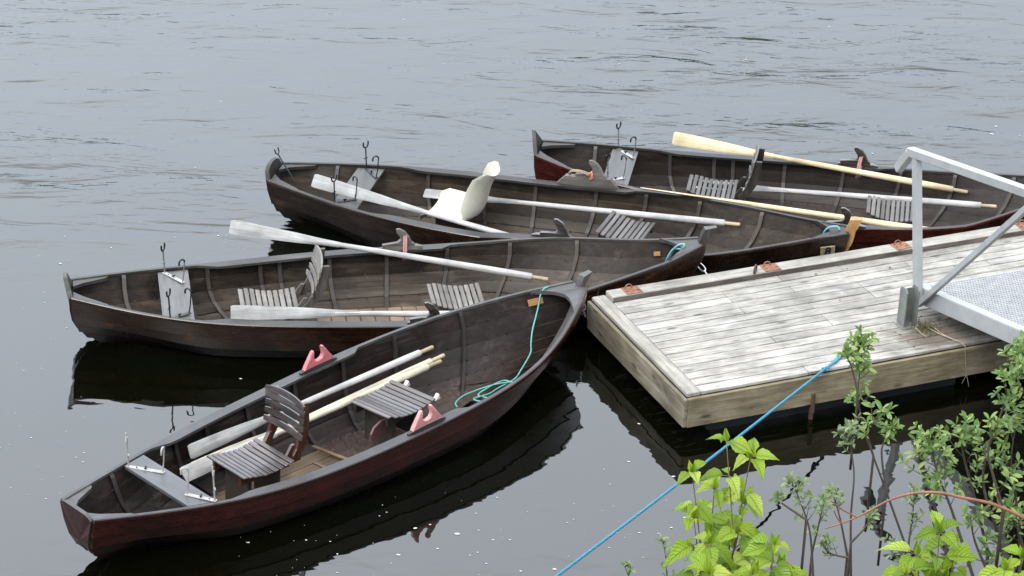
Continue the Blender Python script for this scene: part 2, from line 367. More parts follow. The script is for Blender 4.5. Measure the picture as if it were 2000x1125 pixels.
DO = V((1.418125, 18.465796, 0)); DYAW = .421229; DW = 1.812; DH = .4206; DB = .1344; DR = rotz(DYAW); DL = 8.0
# ------------------------------------------------------------------ boats
UB = [0, .1, .25, .45, .65, .8, .92, 1.0]; UHH = [0, .2, .4, .6, .8, 1.0]
def spline(xk, yk):
    n = len(xk); h = [xk[i + 1] - xk[i] for i in range(n - 1)]
    al = [0] * n; l = [1] * n; mu = [0] * n; z = [0] * n; c = [0] * n
    for i in range(1, n - 1):
        al[i] = 3 / h[i] * (yk[i + 1] - yk[i]) - 3 / h[i - 1] * (yk[i] - yk[i - 1])
        l[i] = 2 * (xk[i + 1] - xk[i - 1]) - h[i - 1] * mu[i - 1]; mu[i] = h[i] / l[i]; z[i] = (al[i] - h[i - 1] * z[i - 1]) / l[i]
    bb = [0] * (n - 1); dd = [0] * (n - 1)
    for j in range(n - 2, -1, -1):
        c[j] = z[j] - mu[j] * c[j + 1]; bb[j] = (yk[j + 1] - yk[j]) / h[j] - h[j] * (c[j + 1] + 2 * c[j]) / 3; dd[j] = (c[j + 1] - c[j]) / (3 * h[j])
    def f(x):
        i = 0
        while i < n - 2 and x > xk[i + 1]: i += 1
        t = x - xk[i]; return yk[i] + bb[i] * t + c[i] * t * t + dd[i] * t ** 3
    return f
BD = [
 dict(x=-3.0525, y=16.2637, yaw=.7856, L=5.1356, b=[.1822, .3528, .5542, .6631, .6649, .5535, .3018, .063], h=[.4889, .3951, .3826, .4245, .4893, .6531]),
 dict(x=-3.6825, y=19.7812, yaw=.1856, L=5.4115, b=[.17, .3859, .5892, .7277, .7602, .6303, .2688, .063], h=[.4822, .3858, .3741, .3703, .4475, .6718]),
 dict(x=-2.229, y=22.3709, yaw=-.2153, L=5.3258, b=[.1991, .394, .5959, .6833, .699, .5204, .2369, .063], h=[.4638, .4205, .398, .4055, .4765, .6177]),
 dict(x=.2013, y=22.9856, yaw=-.1474, L=5.154, b=[.1754, .3668, .5601, .7134, .6861, .5738, .3414, .063], h=[.5333, .4071, .3482, .3625, .4515, .6818])]
MIDS = [(0, 0), (.34, 0), (.57, .10), (.72, .22), (.83, .37), (.91, .55), (.96, .77), (1, 1)]
ENDS = [(0, 0), (.06, .01), (.19, .15), (.32, .28), (.46, .41), (.62, .57), (.80, .77), (1, 1)]
XK0, XK1 = .45, .52
class Boat:
    def __init__(s, k):
        d = BD[k]; s.k = k; s.L = d['L']; s.fb = spline(UB, d['b']); s.fh = spline(UHH, d['h']); s.d = d
        s.tab = None; s.R = rotz(d['yaw']); s.o = V((d['x'], d['y'], 0)); s.Ri = s.R.transposed()
    def b(s, x): return s.fb(min(1, max(0, x / s.L)))
    def h(s, x): return s.fh(min(1, max(0, x / s.L)))
    def zk(s, u): return -.115 + .05 * (1 - smooth01(0, .2, u)) + .07 * smooth01(.75, 1, u)
    def midw(s, u): return smooth01(.05, .22, u) * (1 - smooth01(.66, .97, u))
    def pt(s, u, yf, t):
        h = s.fh(u); zk = s.zk(u); xg = u * s.L; xk = XK0 + (s.L - XK1 - XK0) * u
        e = 4 + (1.8 - 4) * u; g = 1 - (1 - t) ** e
        return V((xk + (xg - xk) * g, s.fb(u) * yf, zk + (h - zk) * t))
    def rawlim(s, x):        # how far the near side may reach before it would meet the dock or the next boat
        c = s.o + s.R @ V((x, 0, 0)); sd = s.R @ V((0, -1, 0)); q = c - DO; dn = DR @ V((0, 1, 0)); dx = DR @ V((1, 0, 0)); best = 9
        k = dn.dot(sd)
        if k < -1e-3:
            y = (DW + .045 - q.dot(dn)) / k
            if (q + sd * y).dot(dx) > -.25: best = y
        if s.k:
            n = BOATS[s.k - 1]; y = .05
            while y < 1.0:
                l = n.loc(c + sd * y)
                if 0 < l.x < n.L and abs(l.y) < n.b(l.x) + .035: best = min(best, y); break
                y += .01
        return best
    def lim(s, x):
        if s.k == 0: return 9
        if s.tab is None:
            N = 120; t = [min(1.2, s.rawlim(s.L * i / N)) for i in range(N + 1)]
            t = [min(t[max(0, i - 4):i + 5]) for i in range(N + 1)]
            for _ in range(3): t = [sum(t[max(0, i - 5):i + 6]) / len(t[max(0, i - 5):i + 6]) for i in range(N + 1)]
            s.tab = t
        f = min(.9999, max(0, x / s.L)) * 120; i = int(f); return s.tab[i] + (s.tab[i + 1] - s.tab[i]) * (f - i)
    def nb(s, x): return s.b(x) + (.085 * smooth01(.5, 1.3, x) * (1 - smooth01(2.5, 3.3, x)) if s.k == 3 else 0)
    def near(s, x, y):       # half breadth y of the symmetric lines -> half breadth on the near side
        return min(y * s.nb(x) / s.b(x), max(.04, s.lim(x)))
    def sec(s, u):           # strake corner points of the starboard half section
        w = s.midw(u); out = []
        for (a, ta), (c, tc_) in zip(MIDS, ENDS):
            out.append(s.pt(u, a * w + c * (1 - w), ta * w + tc_ * (1 - w)))
        return out
    def halfwidth(s, u, z):
        S = s.sec(u)
        for p, q in zip(S[:-1], S[1:]):
            if p.z <= z <= q.z and q.z > p.z: return p.y + (q.y - p.y) * (z - p.z) / (q.z - p.z)
        return S[-1].y
    def loc(s, w): return s.Ri @ (V(w) - s.o)          # world -> boat
    def at(s, px, py, z): return s.loc(W(px, py, z))   # pixel at height z -> boat frame
    def wor(s, p): return s.o + s.R @ V(p)

TP = .017
def hull(B):
    m = MB(); NS = 44; us = [(i / NS) for i in range(NS + 1)]
    secs = [B.sec(u) for u in us]
    for side in (1, -1):
        for i in range(7):
            r = [.85, .9, .8, .72, .5, .4, .3][i] + random.uniform(-.28, .28); rings = []
            for S in secs:
                p, q_ = S[i], S[i + 1]
                ty, tz = q_.y - p.y, q_.z - p.z; L = math.hypot(ty, tz) or 1; ty /= L; tz /= L; ny, nz = tz, -ty
                lo = TP if i > 0 else 0; ex = -.016 if i > 0 else 0
                a = V((p.x, max(.0, p.y + ny * lo + ty * ex), p.z + nz * lo + tz * ex)); a2 = V((p.x, max(.0, p.y + ny * (lo + TP) + ty * ex), p.z + nz * (lo + TP) + tz * ex))
                c = V((q_.x, q_.y, q_.z)); c2 = V((q_.x, q_.y + ny * TP, q_.z + nz * TP))
                ring = [a, c, c2, a2]
                if side < 0 and B.k:
                    for q__ in ring: q__.y = B.near(q__.x, q__.y)
                rings.append([V((v.x, v.y * side, v.z)) for v in ring])
            bb = [m.add(rr) for rr in rings]
            for s in range(NS):
                for j in range(4):
                    k = (j + 1) % 4; f = (bb[s] + j, bb[s] + k, bb[s + 1] + k, bb[s + 1] + j)
                    if side < 0: f = f[::-1]
                    m.face(f, 1 if j in (0, 1) else 0, r + (.9 if j == 1 and i < 6 else 0))
            for bs_, o in ((bb[0], 1), (bb[-1], -1)):
                f = (bs_, bs_ + 1, bs_ + 2, bs_ + 3); m.face(f if o * side > 0 else f[::-1], 0, r)
    # rivets along the laps, seen from inside
    for side in (1, -1):
        for i in (3, 4, 5, 6):
            x = .35
            while x < B.L - .5:
                S = B.sec(x / B.L); p = S[i]; n = (S[i + 1] - S[i]); inn = V((0, -n.z, n.y)); inn = inn.normalized() if inn.length > 0 else V((0, -1, 0))
                c = V((p.x, p.y, p.z + .012)); c = c - V((0, .003, 0)); c.y *= side
                m.box(c, (.009, .009, .009), None, 1, .9)
                x += .17
    return m

def gunwale(B, side, w0, w1, xa, xb, thick=.028):
    """outer rail, widened to a flat board between xa and xb where the oarlocks sit"""
    m = MB(); rings = []; N = 60
    for i in range(N + 1):
        u = i / N * .995; x = u * B.L; bb = B.fb(u); h = B.fh(u)
        wd = w0 + (w1 - w0) * smooth01(xa - .25, xa, x) * (1 - smooth01(xb - .12, xb, x)); wd = min(wd, bb * .9)
        yo = bb + .022
        if side < 0 and B.k: yo = B.near(x, bb) + .02
        yi = yo - .01 - wd; zt = h + .012
        dx = 0
        rings.append([V((x, side * yi, zt)), V((x, side * (yo - .006), zt)), V((x, side * yo, zt - .007)), V((x, side * yo, zt - thick)), V((x, side * yi, zt - thick * .8))])
    if side < 0: rings = [r[::-1] for r in rings]
    m.quadstrip(rings, 0, random.random())
    for i in range(len(m.f)):                       # the outer edge keeps the colour of the planking
        if i < 5 * N and i % 5 in ((2, 3) if side > 0 else (1, 2)): m.m[i] = 1
    return m

def transom(B, kind):
    m = MB(); u = 0.0; S = B.sec(0); t = .03
    outl = [(p.y, p.z, p.x) for p in S]           # from keel to gunwale, +side
    h = B.fh(0); bb = S[-1].y
    top = []
    N = 12
    for i in range(N + 1):
        y = bb * (1 - 2 * i / N); a = abs(y) / bb
        if kind == 'flat': z = h + .025 + .012 * (a < .75)
        elif kind == 'horn': z = h + .03 + .11 * (1 - smooth01(.25, .8, a))
        elif kind == 'arch': z = h + .02 + .085 * math.sqrt(max(0, 1 - a * a))
        else: z = h + .02 + .16 * (1 - a) ** 1.1
        top.append((y, z, -.045 * (z - h) / .15))
    poly = [(-y, z, x) for (y, z, x) in reversed(outl[1:])][::-1]
    left = [(-y, z, x) for (y, z, x) in outl[1:]]        # keel -> gunwale on -side
    right = [(y, z, x) for (y, z, x) in outl[1:]]
    loop = [(0.0, outl[0][1], outl[0][2])] + right + top[1:-1] + left[::-1]
    out = [V((x - .018, y * 1.03, z)) for y, z, x in loop]; inn = [V((x + .016, y * .95, z)) for y, z, x in loop]
    n = len(loop); a = m.add(out); c = m.add(inn)
    # fan faces about the centre line so the raked outline keeps its curve
    ce = m.add([V((B.pt(0, 0, .55).x - .02, 0, B.zk(0) + .55 * (h - B.zk(0))))]); ci = m.add([V((B.pt(0, 0, .55).x + .016, 0, B.zk(0) + .55 * (h - B.zk(0))))])
    for i in range(n):
        k = (i + 1) % n
        m.face((a + i, a + k, ce), 0, .4); m.face((c + k, c + i, ci), 1, .5); m.face((a + k, a + i, c + i, c + k), 1, .6)
    return m

def stem(B, top, lean, wid=.058, deep=.075):
    m = MB(); rings = []; h = B.fh(1); zk = B.zk(1)
    for i in range(17):
        t = i / 16; p = B.pt(1.0, 0, t)
        e = 1.8; dx = XK1 * e * (1 - t) ** (e - 1) / 1.0; tan = V((dx, 0, (h - zk))).normalized(); nr = V((tan.z, 0, -tan.x))
        o = p + nr * .035; ii = p - nr * (deep - .035)
        w = wid * (.75 + .25 * t)
        rings.append([V((ii.x, -w / 2, ii.z)), V((o.x, -w * .36, o.z)), V((o.x, w * .36, o.z)), V((ii.x, w / 2, ii.z))])
    p = B.pt(1, 0, 1); zt = top
    for f, gx in ((.5, .5), (1.0, 1.0)):
        z = h + (zt - h) * f; x = p.x + lean * f
        wd = wid * (1 + .1 * f)
        rings.append([V((x - .045 - .01 * f, -wd / 2, z - .012 * f)), V((x + .04 + .012 * f, -wd * .36, z)), V((x + .04 + .012 * f, wd * .36, z)), V((x - .045 - .01 * f, wd / 2, z - .012 * f))])
    m.quadstrip(rings, 0, .5); return m

def rib(B, x, wdt=.034, dep=.026, tmax=1.0):
    u = x / B.L; S = B.sec(u); path = []
    for p, q_ in zip(S[:-1], S[1:]):
        n = V((0, q_.z - p.z, -(q_.y - p.y))); n = n.normalized() if n.length > 1e-6 else V((0, 0, -1))
        for f in (.0, .35, .7): path.append((p.lerp(q_, f), n))
    path.append((S[-1] - V((0, 0, .015)), path[-1][1]))
    m = MB(); rings = []
    # average the normals for a bent frame
    nn = [sum((path[max(0, min(len(path) - 1, i + d))][1] for d in (-1, 0, 1)), V()).normalized() for i in range(len(path))]
    full = [(V((p.x, -(B.near(p.x, p.y) if B.k else p.y), p.z)), V((0, -n.y, n.z))) for (p, _), n in zip(path[::-1], nn[::-1])] + [(p, n) for (p, _), n in list(zip(path, nn))[1:]]
    for p, n in full:
        a = p - n * .001; c = p - n * dep
        rings.append([V((a.x - wdt / 2, a.y, a.z)), V((a.x + wdt / 2, a.y, a.z)), V((c.x + wdt / 2, c.y, c.z)), V((c.x - wdt / 2, c.y, c.z))])
    m.quadstrip(rings, 0, random.random()); 
    return m

def rod_holder(par, B, f, hk, z, mb, mr, mcap, side, forkh=.21, hookh=.19, forkcap=True):
    """flat bar bolted across the thwart: a forked rod at the outer end, a crook at the inner"""
    f = V((f[0], f[1], z)); hk = V((hk[0], hk[1], z)); m = MB(); up = V((0, 0, 1))
    d = (hk - f).normalized(); m.beam(f - d * .015, hk + d * .015, .036, .007, m=0, bev=.002)
    c = f.lerp(hk, .5); m.tube([c, c + up * .022], .007, 6, 1); m.box(c + up * .018, (.034, .009, .008), rotz(.6), 1)
    m.tube([c - d * .07, c - d * .07 + up * .008], .006, 6, 1)
    br = m.build('rod_bracket', [mb, M['black_steel']], par)
    m = MB(); t = f + up * forkh + V((-.01, 0, 0)); m.tube([f, t], .0065, 8, 0)
    s = V((.0, 1, 0)) * .9 + V((.5, 0, 0)); s.normalize()
    m.tube([t + s * .031 + up * .062, t + s * .031 + up * .03, t + s * .02 + up * .008, t, t - s * .02 + up * .008, t - s * .031 + up * .03, t - s * .031 + up * .062], .0075 if forkcap else .006, 8, 1)
    k = f + up * forkh * .52; m.tube([k - s * .035, k + s * .012], .005, 6, 0)
    fk = m.build('rod_fork', [mr, mcap], par, True, 40)
    m = MB(); e = V((-.5, .3 * -side, 0)).normalized() * .055
    top = hk + up * hookh + V((.02, 0, 0)); pts = [hk, hk + up * hookh * .4 + V((.012, 0, 0)), top]
    arc = [top + e * .5 - e * .5 * math.cos(a) + up * .028 * math.sin(a) for a in [math.pi * q / 6 for q in range(1, 7)]]
    m.tube(pts, .0055, 8, 0); m.tube([top] + arc + [arc[-1] - up * .022], .0078, 8, 1)
    return br, fk, m.build('rod_crook', [mr, mcap], par, True, 40)

def fin(m, fn, y0, y1, s=1.0, mat=0):
    poly = [(-.17, 0), (-.17, .022), (-.10, .03), (-.035, .042), (-.008, .07), (-.012, .105), (-.048, .165), (-.02, .168), (.03, .14), (.068, .092), (.09, .04), (.115, .02), (.115, 0)]
    n = len(poly); ym = (y0 + y1) / 2; rings = []
    for k, sc in ((y0, .86), (y0 * .7 + ym * .3, 1.0), (y1 * .7 + ym * .3, 1.0), (y1, .86)):
        rings.append([fn(u * s, (v * sc if v > .03 else v) * s, k) for u, v in poly])
    m.quadstrip(rings, mat)
def fork(m, fn, y0, y1, mat=0):
    poly = [(-.15, 0), (-.135, .03), (-.105, .085), (-.072, .135), (-.055, .142), (-.058, .11), (-.052, .066), (-.03, .045), (.0, .042), (.03, .055), (.045, .085), (.04, .115), (.03, .15), (.045, .153), (.075, .115), (.105, .07), (.135, .035), (.15, 0)]
    ym = (y0 + y1) / 2; rings = []
    for k, sc in ((y0, .9), (y0 * .7 + ym * .3, 1.0), (y1 * .7 + ym * .3, 1.0), (y1, .9)):
        rings.append([fn(u, v * (sc if v > .04 else 1), k) for u, v in poly])
    m.quadstrip(rings, mat)
def oarlock(par, B, x, side, yoff, kind, mh, mb, block=0.0, length=.38):
    yoff += (B.near(x, B.b(x)) - B.b(x)) if side < 0 and B.k else 0
    y = side * yoff; z = B.h(x) + .012 + block; sl = (B.h(x + .1) - B.h(x - .1)) / .2
    dy = side * (B.b(x + .15) - B.b(x - .15)) / .3
    def fn(u, v, d): return V((x + u, y + d + u * dy, z + v + u * sl))
    base = MB()
    if block:
        base.prism([(-.34, -block), (-.26, 0), (.16, 0), (.24, -block)], -.03, .03, lambda u, v, d: fn(u, v, d), 0)
    else:
        hl = length / 2; rr = []
        for u, wd, hh in ((-hl, .012, .012), (-hl + .05, .03, .026), (-.05, .034, .03), (hl - .05, .033, .028), (hl, .014, .014)):
            rr.append([fn(u, -.004, -wd), fn(u, -.004, wd), fn(u, hh, wd * .8), fn(u, hh, -wd * .8)])
        base.quadstrip(rr)
    ob = base.build('oarlock_base', mb, par)
    m = MB(); off = 0.0 if block else .024
    f2 = lambda u, v, d: fn(u, v + off, d)
    (fork if kind == 'fork' else fin)(m, f2, -.019, .019)
    return m.build('oarlock_horn', mh, par, True, 45)

def floorboards(B, x0, x1, zoff, mat, hw=.30, n=4, name='floorboard'):
    out = []
    m = MB(); N = 12
    for j in range(n):
        r = random.random(); rings = []
        for i in range(N + 1):
            x = x0 + (x1 - x0) * i / N; z = B.zk(x / B.L) + zoff; w = min(hw, B.halfwidth(x / B.L, z) - .015)
            ya = -w + 2 * w * j / n + .004; yb = -w + 2 * w * (j + 1) / n - .004
            rings.append([V((x, ya, z)), V((x, yb, z)), V((x, yb, z - .015)), V((x, ya, z - .015))])
        m.quadstrip(rings, 0, r)
    return m.build(name, mat, PAR)

def knee(B, xa, name):   # breasthook between the gunwales at the bow
    m = MB(); top = []; pts = []
    N = 8
    for i in range(N + 1):
        x = xa + (B.L - .02 - xa) * i / N; pts.append((x, B.b(x) - .008, B.h(x) + .004))
    ymax = pts[0][1]
    inner = [(xa + .15 - .15 * (abs(f)) ** 1.6, ymax * f * .93, B.h(xa + .12) + .004) for f in (1, .75, .5, .25, 0, -.25, -.5, -.75, -1)]
    loop = [V((x, y, z)) for x, y, z in pts] + [V((x, -(B.near(x, y) if B.k else y), z)) for x, y, z in pts[::-1]] + [V((x, y, z)) for x, y, z in inner[::-1]]
    cz = V((0, 0, .03)); m.quadstrip([[p - cz for p in loop], loop], 0, .5)
    return m.build(name, M['rail%d' % B.k], PAR)

LAB = ['nearest long wooden rowing boat with red brown outside, pink oarlocks and a flat cut stern',
       'grey brown wooden rowing boat with a weathered white oar slung over its far side',
       'dark wooden rowing boat with a white plastic seat and a bright orange new stem post',
       'farthest wooden rowing boat with pale yellow oars, partly behind the gangway railing']
from mathutils.geometry import delaunay_2d_cdt
def waterline(B):
    P = []
    for i in range(41):
        u = i / 40; S = B.sec(u)
        for p, q_ in zip(S[:-1], S[1:]):
            if p.z <= 0 <= q_.z and q_.z > p.z: P.append(p.lerp(q_, -p.z / (q_.z - p.z))); break
    half = [(p.x, p.y + TP * .6) for p in P]
    near = [(x, -B.near(x, y)) if B.k else (x, -y) for x, y in half]
    return [B.wor((x, y, 0)) for x, y in half] + [B.wor((x, y, 0)) for x, y in near[::-1]]
BOATS = [Boat(k) for k in range(4)]
holes = [waterline(q) for q in BOATS]
vv = [V(p).to_2d() for p in ((-90, -30, 0), (90, -30, 0), (90, 220, 0), (-90, 220, 0))]; ee = [(0, 1), (1, 2), (2, 3), (3, 0)]
for H_ in holes:
    b0 = len(vv); vv += [p.to_2d() for p in H_]; ee += [(b0 + i, b0 + (i + 1) % len(H_)) for i in range(len(H_))]
cv, ce_, cf, _, _, _ = delaunay_2d_cdt(vv, ee, [], 0, 1e-5)
def inside(p, poly):
    r = False; n = len(poly)
    for i in range(n):
        a, c = poly[i], poly[i - 1]
        if (a.y > p.y) != (c.y > p.y) and p.x < (c.x - a.x) * (p.y - a.y) / (c.y - a.y) + a.x: r = not r
    return r
w = MB(); w.add([(p.x, p.y, 0) for p in cv])
for f in cf:
    c = sum((cv[i] for i in f), V((0, 0))) / len(f)
    if not any(inside(c, H_) for H_ in holes): w.face(f)
water = w.build('water', M['water']); tag(water, 'dark grey river water, rippled upstream and still around the moored boats', 'river', kind='structure')
boats = []; roots = []
for k in range(4):
    B = BOATS[k]; boats.append(B)
    root = empty('rowing_boat', B.o, B.R, LAB[k], 'rowing boat', 'wooden rowing boats moored at the floating dock'); roots.append(root); PAR = root
    hull(B).build('hull', [M['outer%d' % k], M['inner%d' % k]], root, True, 22)
    xa, xb = [(1.25, 3.25), (1.3, 3.35), (1.3, 3.3), (1.3, 3.3)][k]
    for side in (1, -1):
        gunwale(B, side, .025, [.088, .095, .09, .08][k], xa, xb).build('gunwale', [M['rail%d' % k], M['outer%d' % k]], root)
    transom(B, ['flat', 'horn', 'arch', 'peak'][k]).build('transom', [M['outer%d' % k], M['rail%d' % k]], root)
    tops = [.745, .81, .745, .80]; st = stem(B, tops[k], [.05, .06, .034, .06][k], wid=.075 if k == 2 else .06, deep=.09 if k == 2 else .075)
    s_ob = st.build('stem_post', M['stem_orange'] if k == 2 else M['stem_dark'], root)
    if k == 2: s_ob['label'] = 'new orange wood stem post'
    RIBX = [[.55, 1.28, 1.62, 2.05, 2.55, 3.06, 3.60, 4.22], [.45, 1.17, 1.63, 1.80, 2.24, 2.75, 3.29, 3.85, 4.42], [.5, 1.32, 1.85, 2.33, 2.90, 3.37, 3.88, 4.48], [.5, 1.20, 1.62, 1.80, 2.29, 2.85, 3.39, 3.9, 4.44]][k]
    for x in RIBX: rib(B, x).build('rib', M['rib%d' % k], root)
    knee(B, B.L - .34, 'breasthook')
    # stern knees: two short ledges beside the transom
    for side in (1, -1):
        m = MB(); pts = [(x, B.b(x) - .012, B.h(x) + .003) for x in (.02, .12, .22, .32)]
        loop = [V((x, side * y, z)) for x, y, z in pts] + [V((.30, side * (B.b(.3) - .045), B.h(.3) + .003)), V((.10, side * (B.b(.1) - .09), B.h(.1) + .003)), V((.02, side * .05, B.h(.02) + .003))]
        if side < 0: loop = loop[::-1]
        m.quadstrip([[p - V((0, 0, .03)) for p in loop], loop]); m.build('stern_knee', M['rail%d' % k], root)
    # thwart near the stern carrying the rod holders
    m = MB(); xt0, xt1 = [(.70, .92), (.74, 1.00), (.68, .92), (.66, .90)][k]
    rings = []
    for i in range(11):
        f = -1 + 2 * i / 10
        def P2(x): return V((x, f * (B.b(x) - .028), B.h(x) + (.006 if k == 0 else -.012)))
        a, c = P2(xt0), P2(xt1)
        rings.append([a, c, c - V((0, 0, .026)), a - V((0, 0, .026))])
    m.quadstrip(rings, 0, .5); m.build('thwart', M['cross%d' % k], root)
    zt = B.h(.8) + (.010 if k == 0 else -.008)
    RH = [(((.72, .36), (.86, .13)), ((.90, -.44), (.80, -.24))), (((.80, .41), (.94, .22)), ((.80, -.46), (.96, -.36))),
          (((.76, .42), (.90, .26)), ((.70, -.40), (.85, -.27))), (((.71, .42), (.87, .25)), ((.71, -.35), (.84, -.24)))][k]
    mbk, mrd, mcp = [(M['white_steel'], M['white_steel'], M['white_steel']), (M['white_steel'], M['rod_steel'], M['black_steel']),
                     (M['black_steel'], M['black_steel'], M['black_steel']), (M['white_steel'], M['rod_steel'], M['black_steel'])][k]
    for (a, c), side in zip(RH, (1, -1)):
        if k == 1 and side < 0: rod_holder(root, B, a, c, zt, M['black_steel'], M['black_steel'], M['black_steel'], side)
        else: rod_holder(root, B, a, c, zt, mbk, mrd, mcp, side, forkcap=(k != 0))
    # floor
    zf = [.05, .05, .05, .05][k]
    floorboards(B, 1.0, B.L - 1.35, zf, M['floor_brown'] if k != 1 else M['floor_tan'], .27)
    # oarlocks
    if k == 0:
        for side in (1, -1):
            h_ = oarlock(root, B, 2.80, side, B.b(2.8) - .035, 'fork', M['pink'] if side > 0 else M['pink_pale'], M['black'])
            h_['label'] = 'faded pink two-pronged oarlock'
    elif k == 1:
        oarlock(root, B, 2.88, 1, B.b(2.9) - .035, 'fin', M['horn_grey'], M['horn_grey']); oarlock(root, B, 2.93, -1, B.b(2.9) - .035, 'fin', M['horn_dark'], M['horn_dark'])
    elif k == 2:
        oarlock(root, B, 2.86, 1, B.b(2.9) + .0, 'fin', M['horn_grey'], M['horn_grey'], block=.085); oarlock(root, B, 2.80, -1, B.b(2.8) - .035, 'fin', M['horn_dark'], M['horn_dark'], length=.5)
    else:
        oarlock(root, B, 2.98, 1, B.b(2.98) - .02, 'fin', M['horn_dark'], M['horn_dark']); oarlock(root, B, 2.93, -1, B.b(2.9) - .03, 'fin', M['horn_dark'], M['horn_dark'])
B1, B2, B3, B4 = boats

# stern rod of the third boat, leaning in its stern
m = MB(); p0 = V((.20, -.02, .40)); p1 = V((.02, .05, .62)); m.tube([p0, p1], .0065, 8)
d = V((.3, 1, 0)).normalized() * .028
m.tube([p1 + d + V((-.02, 0, .06)), p1 + d * .9 + V((-.008, 0, .02)), p1, p1 - d * .9 + V((-.008, 0, .02)), p1 - d + V((-.02, 0, .06))], .0065, 8)
m.build('rod_fork', M['black_steel'], roots[2], True, 40)
# small name plates
def plate(k, c, n, along, size, mat, name='name_plate'):
    m = MB(); z = n.cross(along).normalized(); m.box(V(c), (size[0], size[1], .012), Matrix((along.normalized(), z, n.normalized())).transposed(), bev=.003)
    return m.build(name, mat, roots[k])
def side_frame(B, x, t, side, outer=False):
    u = x / B.L; S = B.sec(u); a, c = S[-2], S[-1]; p = a.lerp(c, t); S2 = B.sec(min(1, u + .03)); p2 = S2[-2].lerp(S2[-1], t)
    al = (p2 - p); n = al.cross(c - a)
    for v in (p, al, n): v.y *= side
    al.normalize(); n = V((n.x, n.y, n.z)).normalized()
    inward = V((0, -side, 0))
    if (n.dot(inward) < 0) != outer: n = -n
    return p, al, n
p, al, n = side_frame(B1, 4.83, .42, 1); plate(0, p + n * .012, n, al, (.13, .058), M['orange_plate'])
p, al, n = side_frame(B2, 5.08, .25, 1); plate(1, p + n * .012, n, al, (.06, .04), M['orange_plate'])
p, al, n = side_frame(B3, 5.16, .12, -1, True); pl = plate(2, p + n * (TP + .022), n, al, (.13, .11), M['pale_plate'], 'number_plate')
cu = bpy.data.curves.new('digit', 'FONT'); cu.body = '8'; cu.size = .115; cu.align_x = 'CENTER'; cu.align_y = 'CENTER'; cu.extrude = .001; cu.offset = .004
tmp = bpy.data.objects.new('digit_outline', cu); COL.objects.link(tmp); dg = bpy.context.evaluated_depsgraph_get()
me8 = bpy.data.meshes.new_from_object(tmp.evaluated_get(dg)); bpy.data.objects.remove(tmp)
me8.materials.clear(); me8.materials.append(M['digit']); do = bpy.data.objects.new('painted_digit', me8); COL.objects.link(do); do.parent = pl
zz = V((0, 0, 1)) - n * n.z; zz.normalize(); xx = zz.cross(n)
mm = Matrix((xx, zz, n)).transposed().to_4x4(); mm.translation = p + n * (TP + .0295); do.matrix_local = mm

# ------------------------------------------------------------------ oars
def oar(k, H, Bl, label, ms, mb, edge=0.0, blade=.72, bw=.058, grp='oars in the rowing boats', r0=.0305, hidden=False):
    r0 *= .9 if k == 0 else 1
    B = boats[k]; h = B.wor(H); e = B.wor(Bl); x = (e - h); L = x.length; x.normalize()
    y = V((0, 0, 1)).cross(x).normalized(); z = x.cross(y)
    R = Matrix((x, y, z)).transposed()
    root = empty('oar', h, R, label, 'oar', grp)
    m = MB(); n = 12
    m.tube([(0, 0, 0), (.004, 0, 0), (.015, 0, 0), (.13, 0, 0), (.145, 0, 0)], [.010, .0155, .0175, .0165, .017], n); m.build('grip', M['grip'], root, True, 50)
    m = MB(); xs = [.142, .15, .4, .9, 1.3, L - blade - .1, L - blade + .08]; rr = [r0 * .8, r0, r0 * 1.04, r0 * .95, r0 * .85, r0 * .7, r0 * .62]
    m.tube([(q, 0, 0) for q in xs], rr, n); m.build('shaft', ms, root, True, 50)
    m = MB(); rings = []; ca, sa = math.cos(edge), math.sin(edge)
    for f, wd, th in ((-.14, .024, .018), (-.02, .027, .017), (.12, .033, .014), (.3, .044, .0115), (.55, .053, .009), (.8, bw, .0075), (.97, bw + .002, .0065), (1.0, bw - .006, .0055)):
        xx = L - blade + blade * f; q = []
        for (a, c) in ((-1, 0), (-.72, .8), (0, 1.25), (.72, .8), (1, 0), (.72, -.8), (0, -1.25), (-.72, -.8)):
            yy, z2 = a * wd, c * th; q.append(V((xx, yy * ca - z2 * sa, yy * sa + z2 * ca)))
        rings.append(q)
    m.quadstrip(rings); m.build('blade', mb, root, True, 40)
    return root
RD = math.radians
oar(0, (3.83, .40, .345), (1.36, .46, .255), 'white oar nearest the far side in the front boat, pale blade standing on edge', M['oar_grey'], M['oar_blade_grey'], RD(-70), .78)
oar(0, (3.862, .297, .30), (1.32, .375, .15), 'yellowish middle oar of three side by side in the nearest boat', M['oar_cream'], M['oar_cream'], RD(-50), .78)
oar(0, (3.78, .245, .295), (1.20, .335, .17), 'lowest white oar in the front boat, its flat white blade by the thwart', M['oar_cream'], M['oar_grey'], RD(-42), .78, .062)
oar(1, (4.1, -.5, .28), (1.30, -.42, .41), 'grey oar with bleached blade along the near side in front of the silver chair', M['oar_grey'], M['oar_blade_grey'], RD(-60), .95, .06)
oar(1, (4.09, .14, .30), (1.395, .90, .575), 'white weathered oar slung in a red rope loop with its blade over the water', M['oar_grey'], M['oar_blade_grey'], RD(-58), .85, .062)
oar(2, (3.30, -.46, .19), (.43, -.20, .525), 'blotchy grey oar with its blade on the thwart before the plastic seat', M['oar_grey'], M['oar_blade_grey'], RD(-55), .95, .062)
oar(2, (4.29, .40, .35), (1.32, .42, .25), 'long white oar passing behind the white plastic seat', M['oar_grey'], M['oar_blade_grey'], RD(-20), .8)
oar(3, (4.03, .478, .30), (1.225, .40, .60), 'new pale yellow oar hanging at the far gunwale of the farthest boat, blade raised', M['oar_pine'], M['oar_pine'], RD(-62), .85, .062)
oar(3, (4.30, .211, .30), (1.45, .40, .15), 'weathered white oar lying in the farthest boat behind its slatted chair', M['oar_grey'], M['oar_blade_grey'], RD(-20), .8)
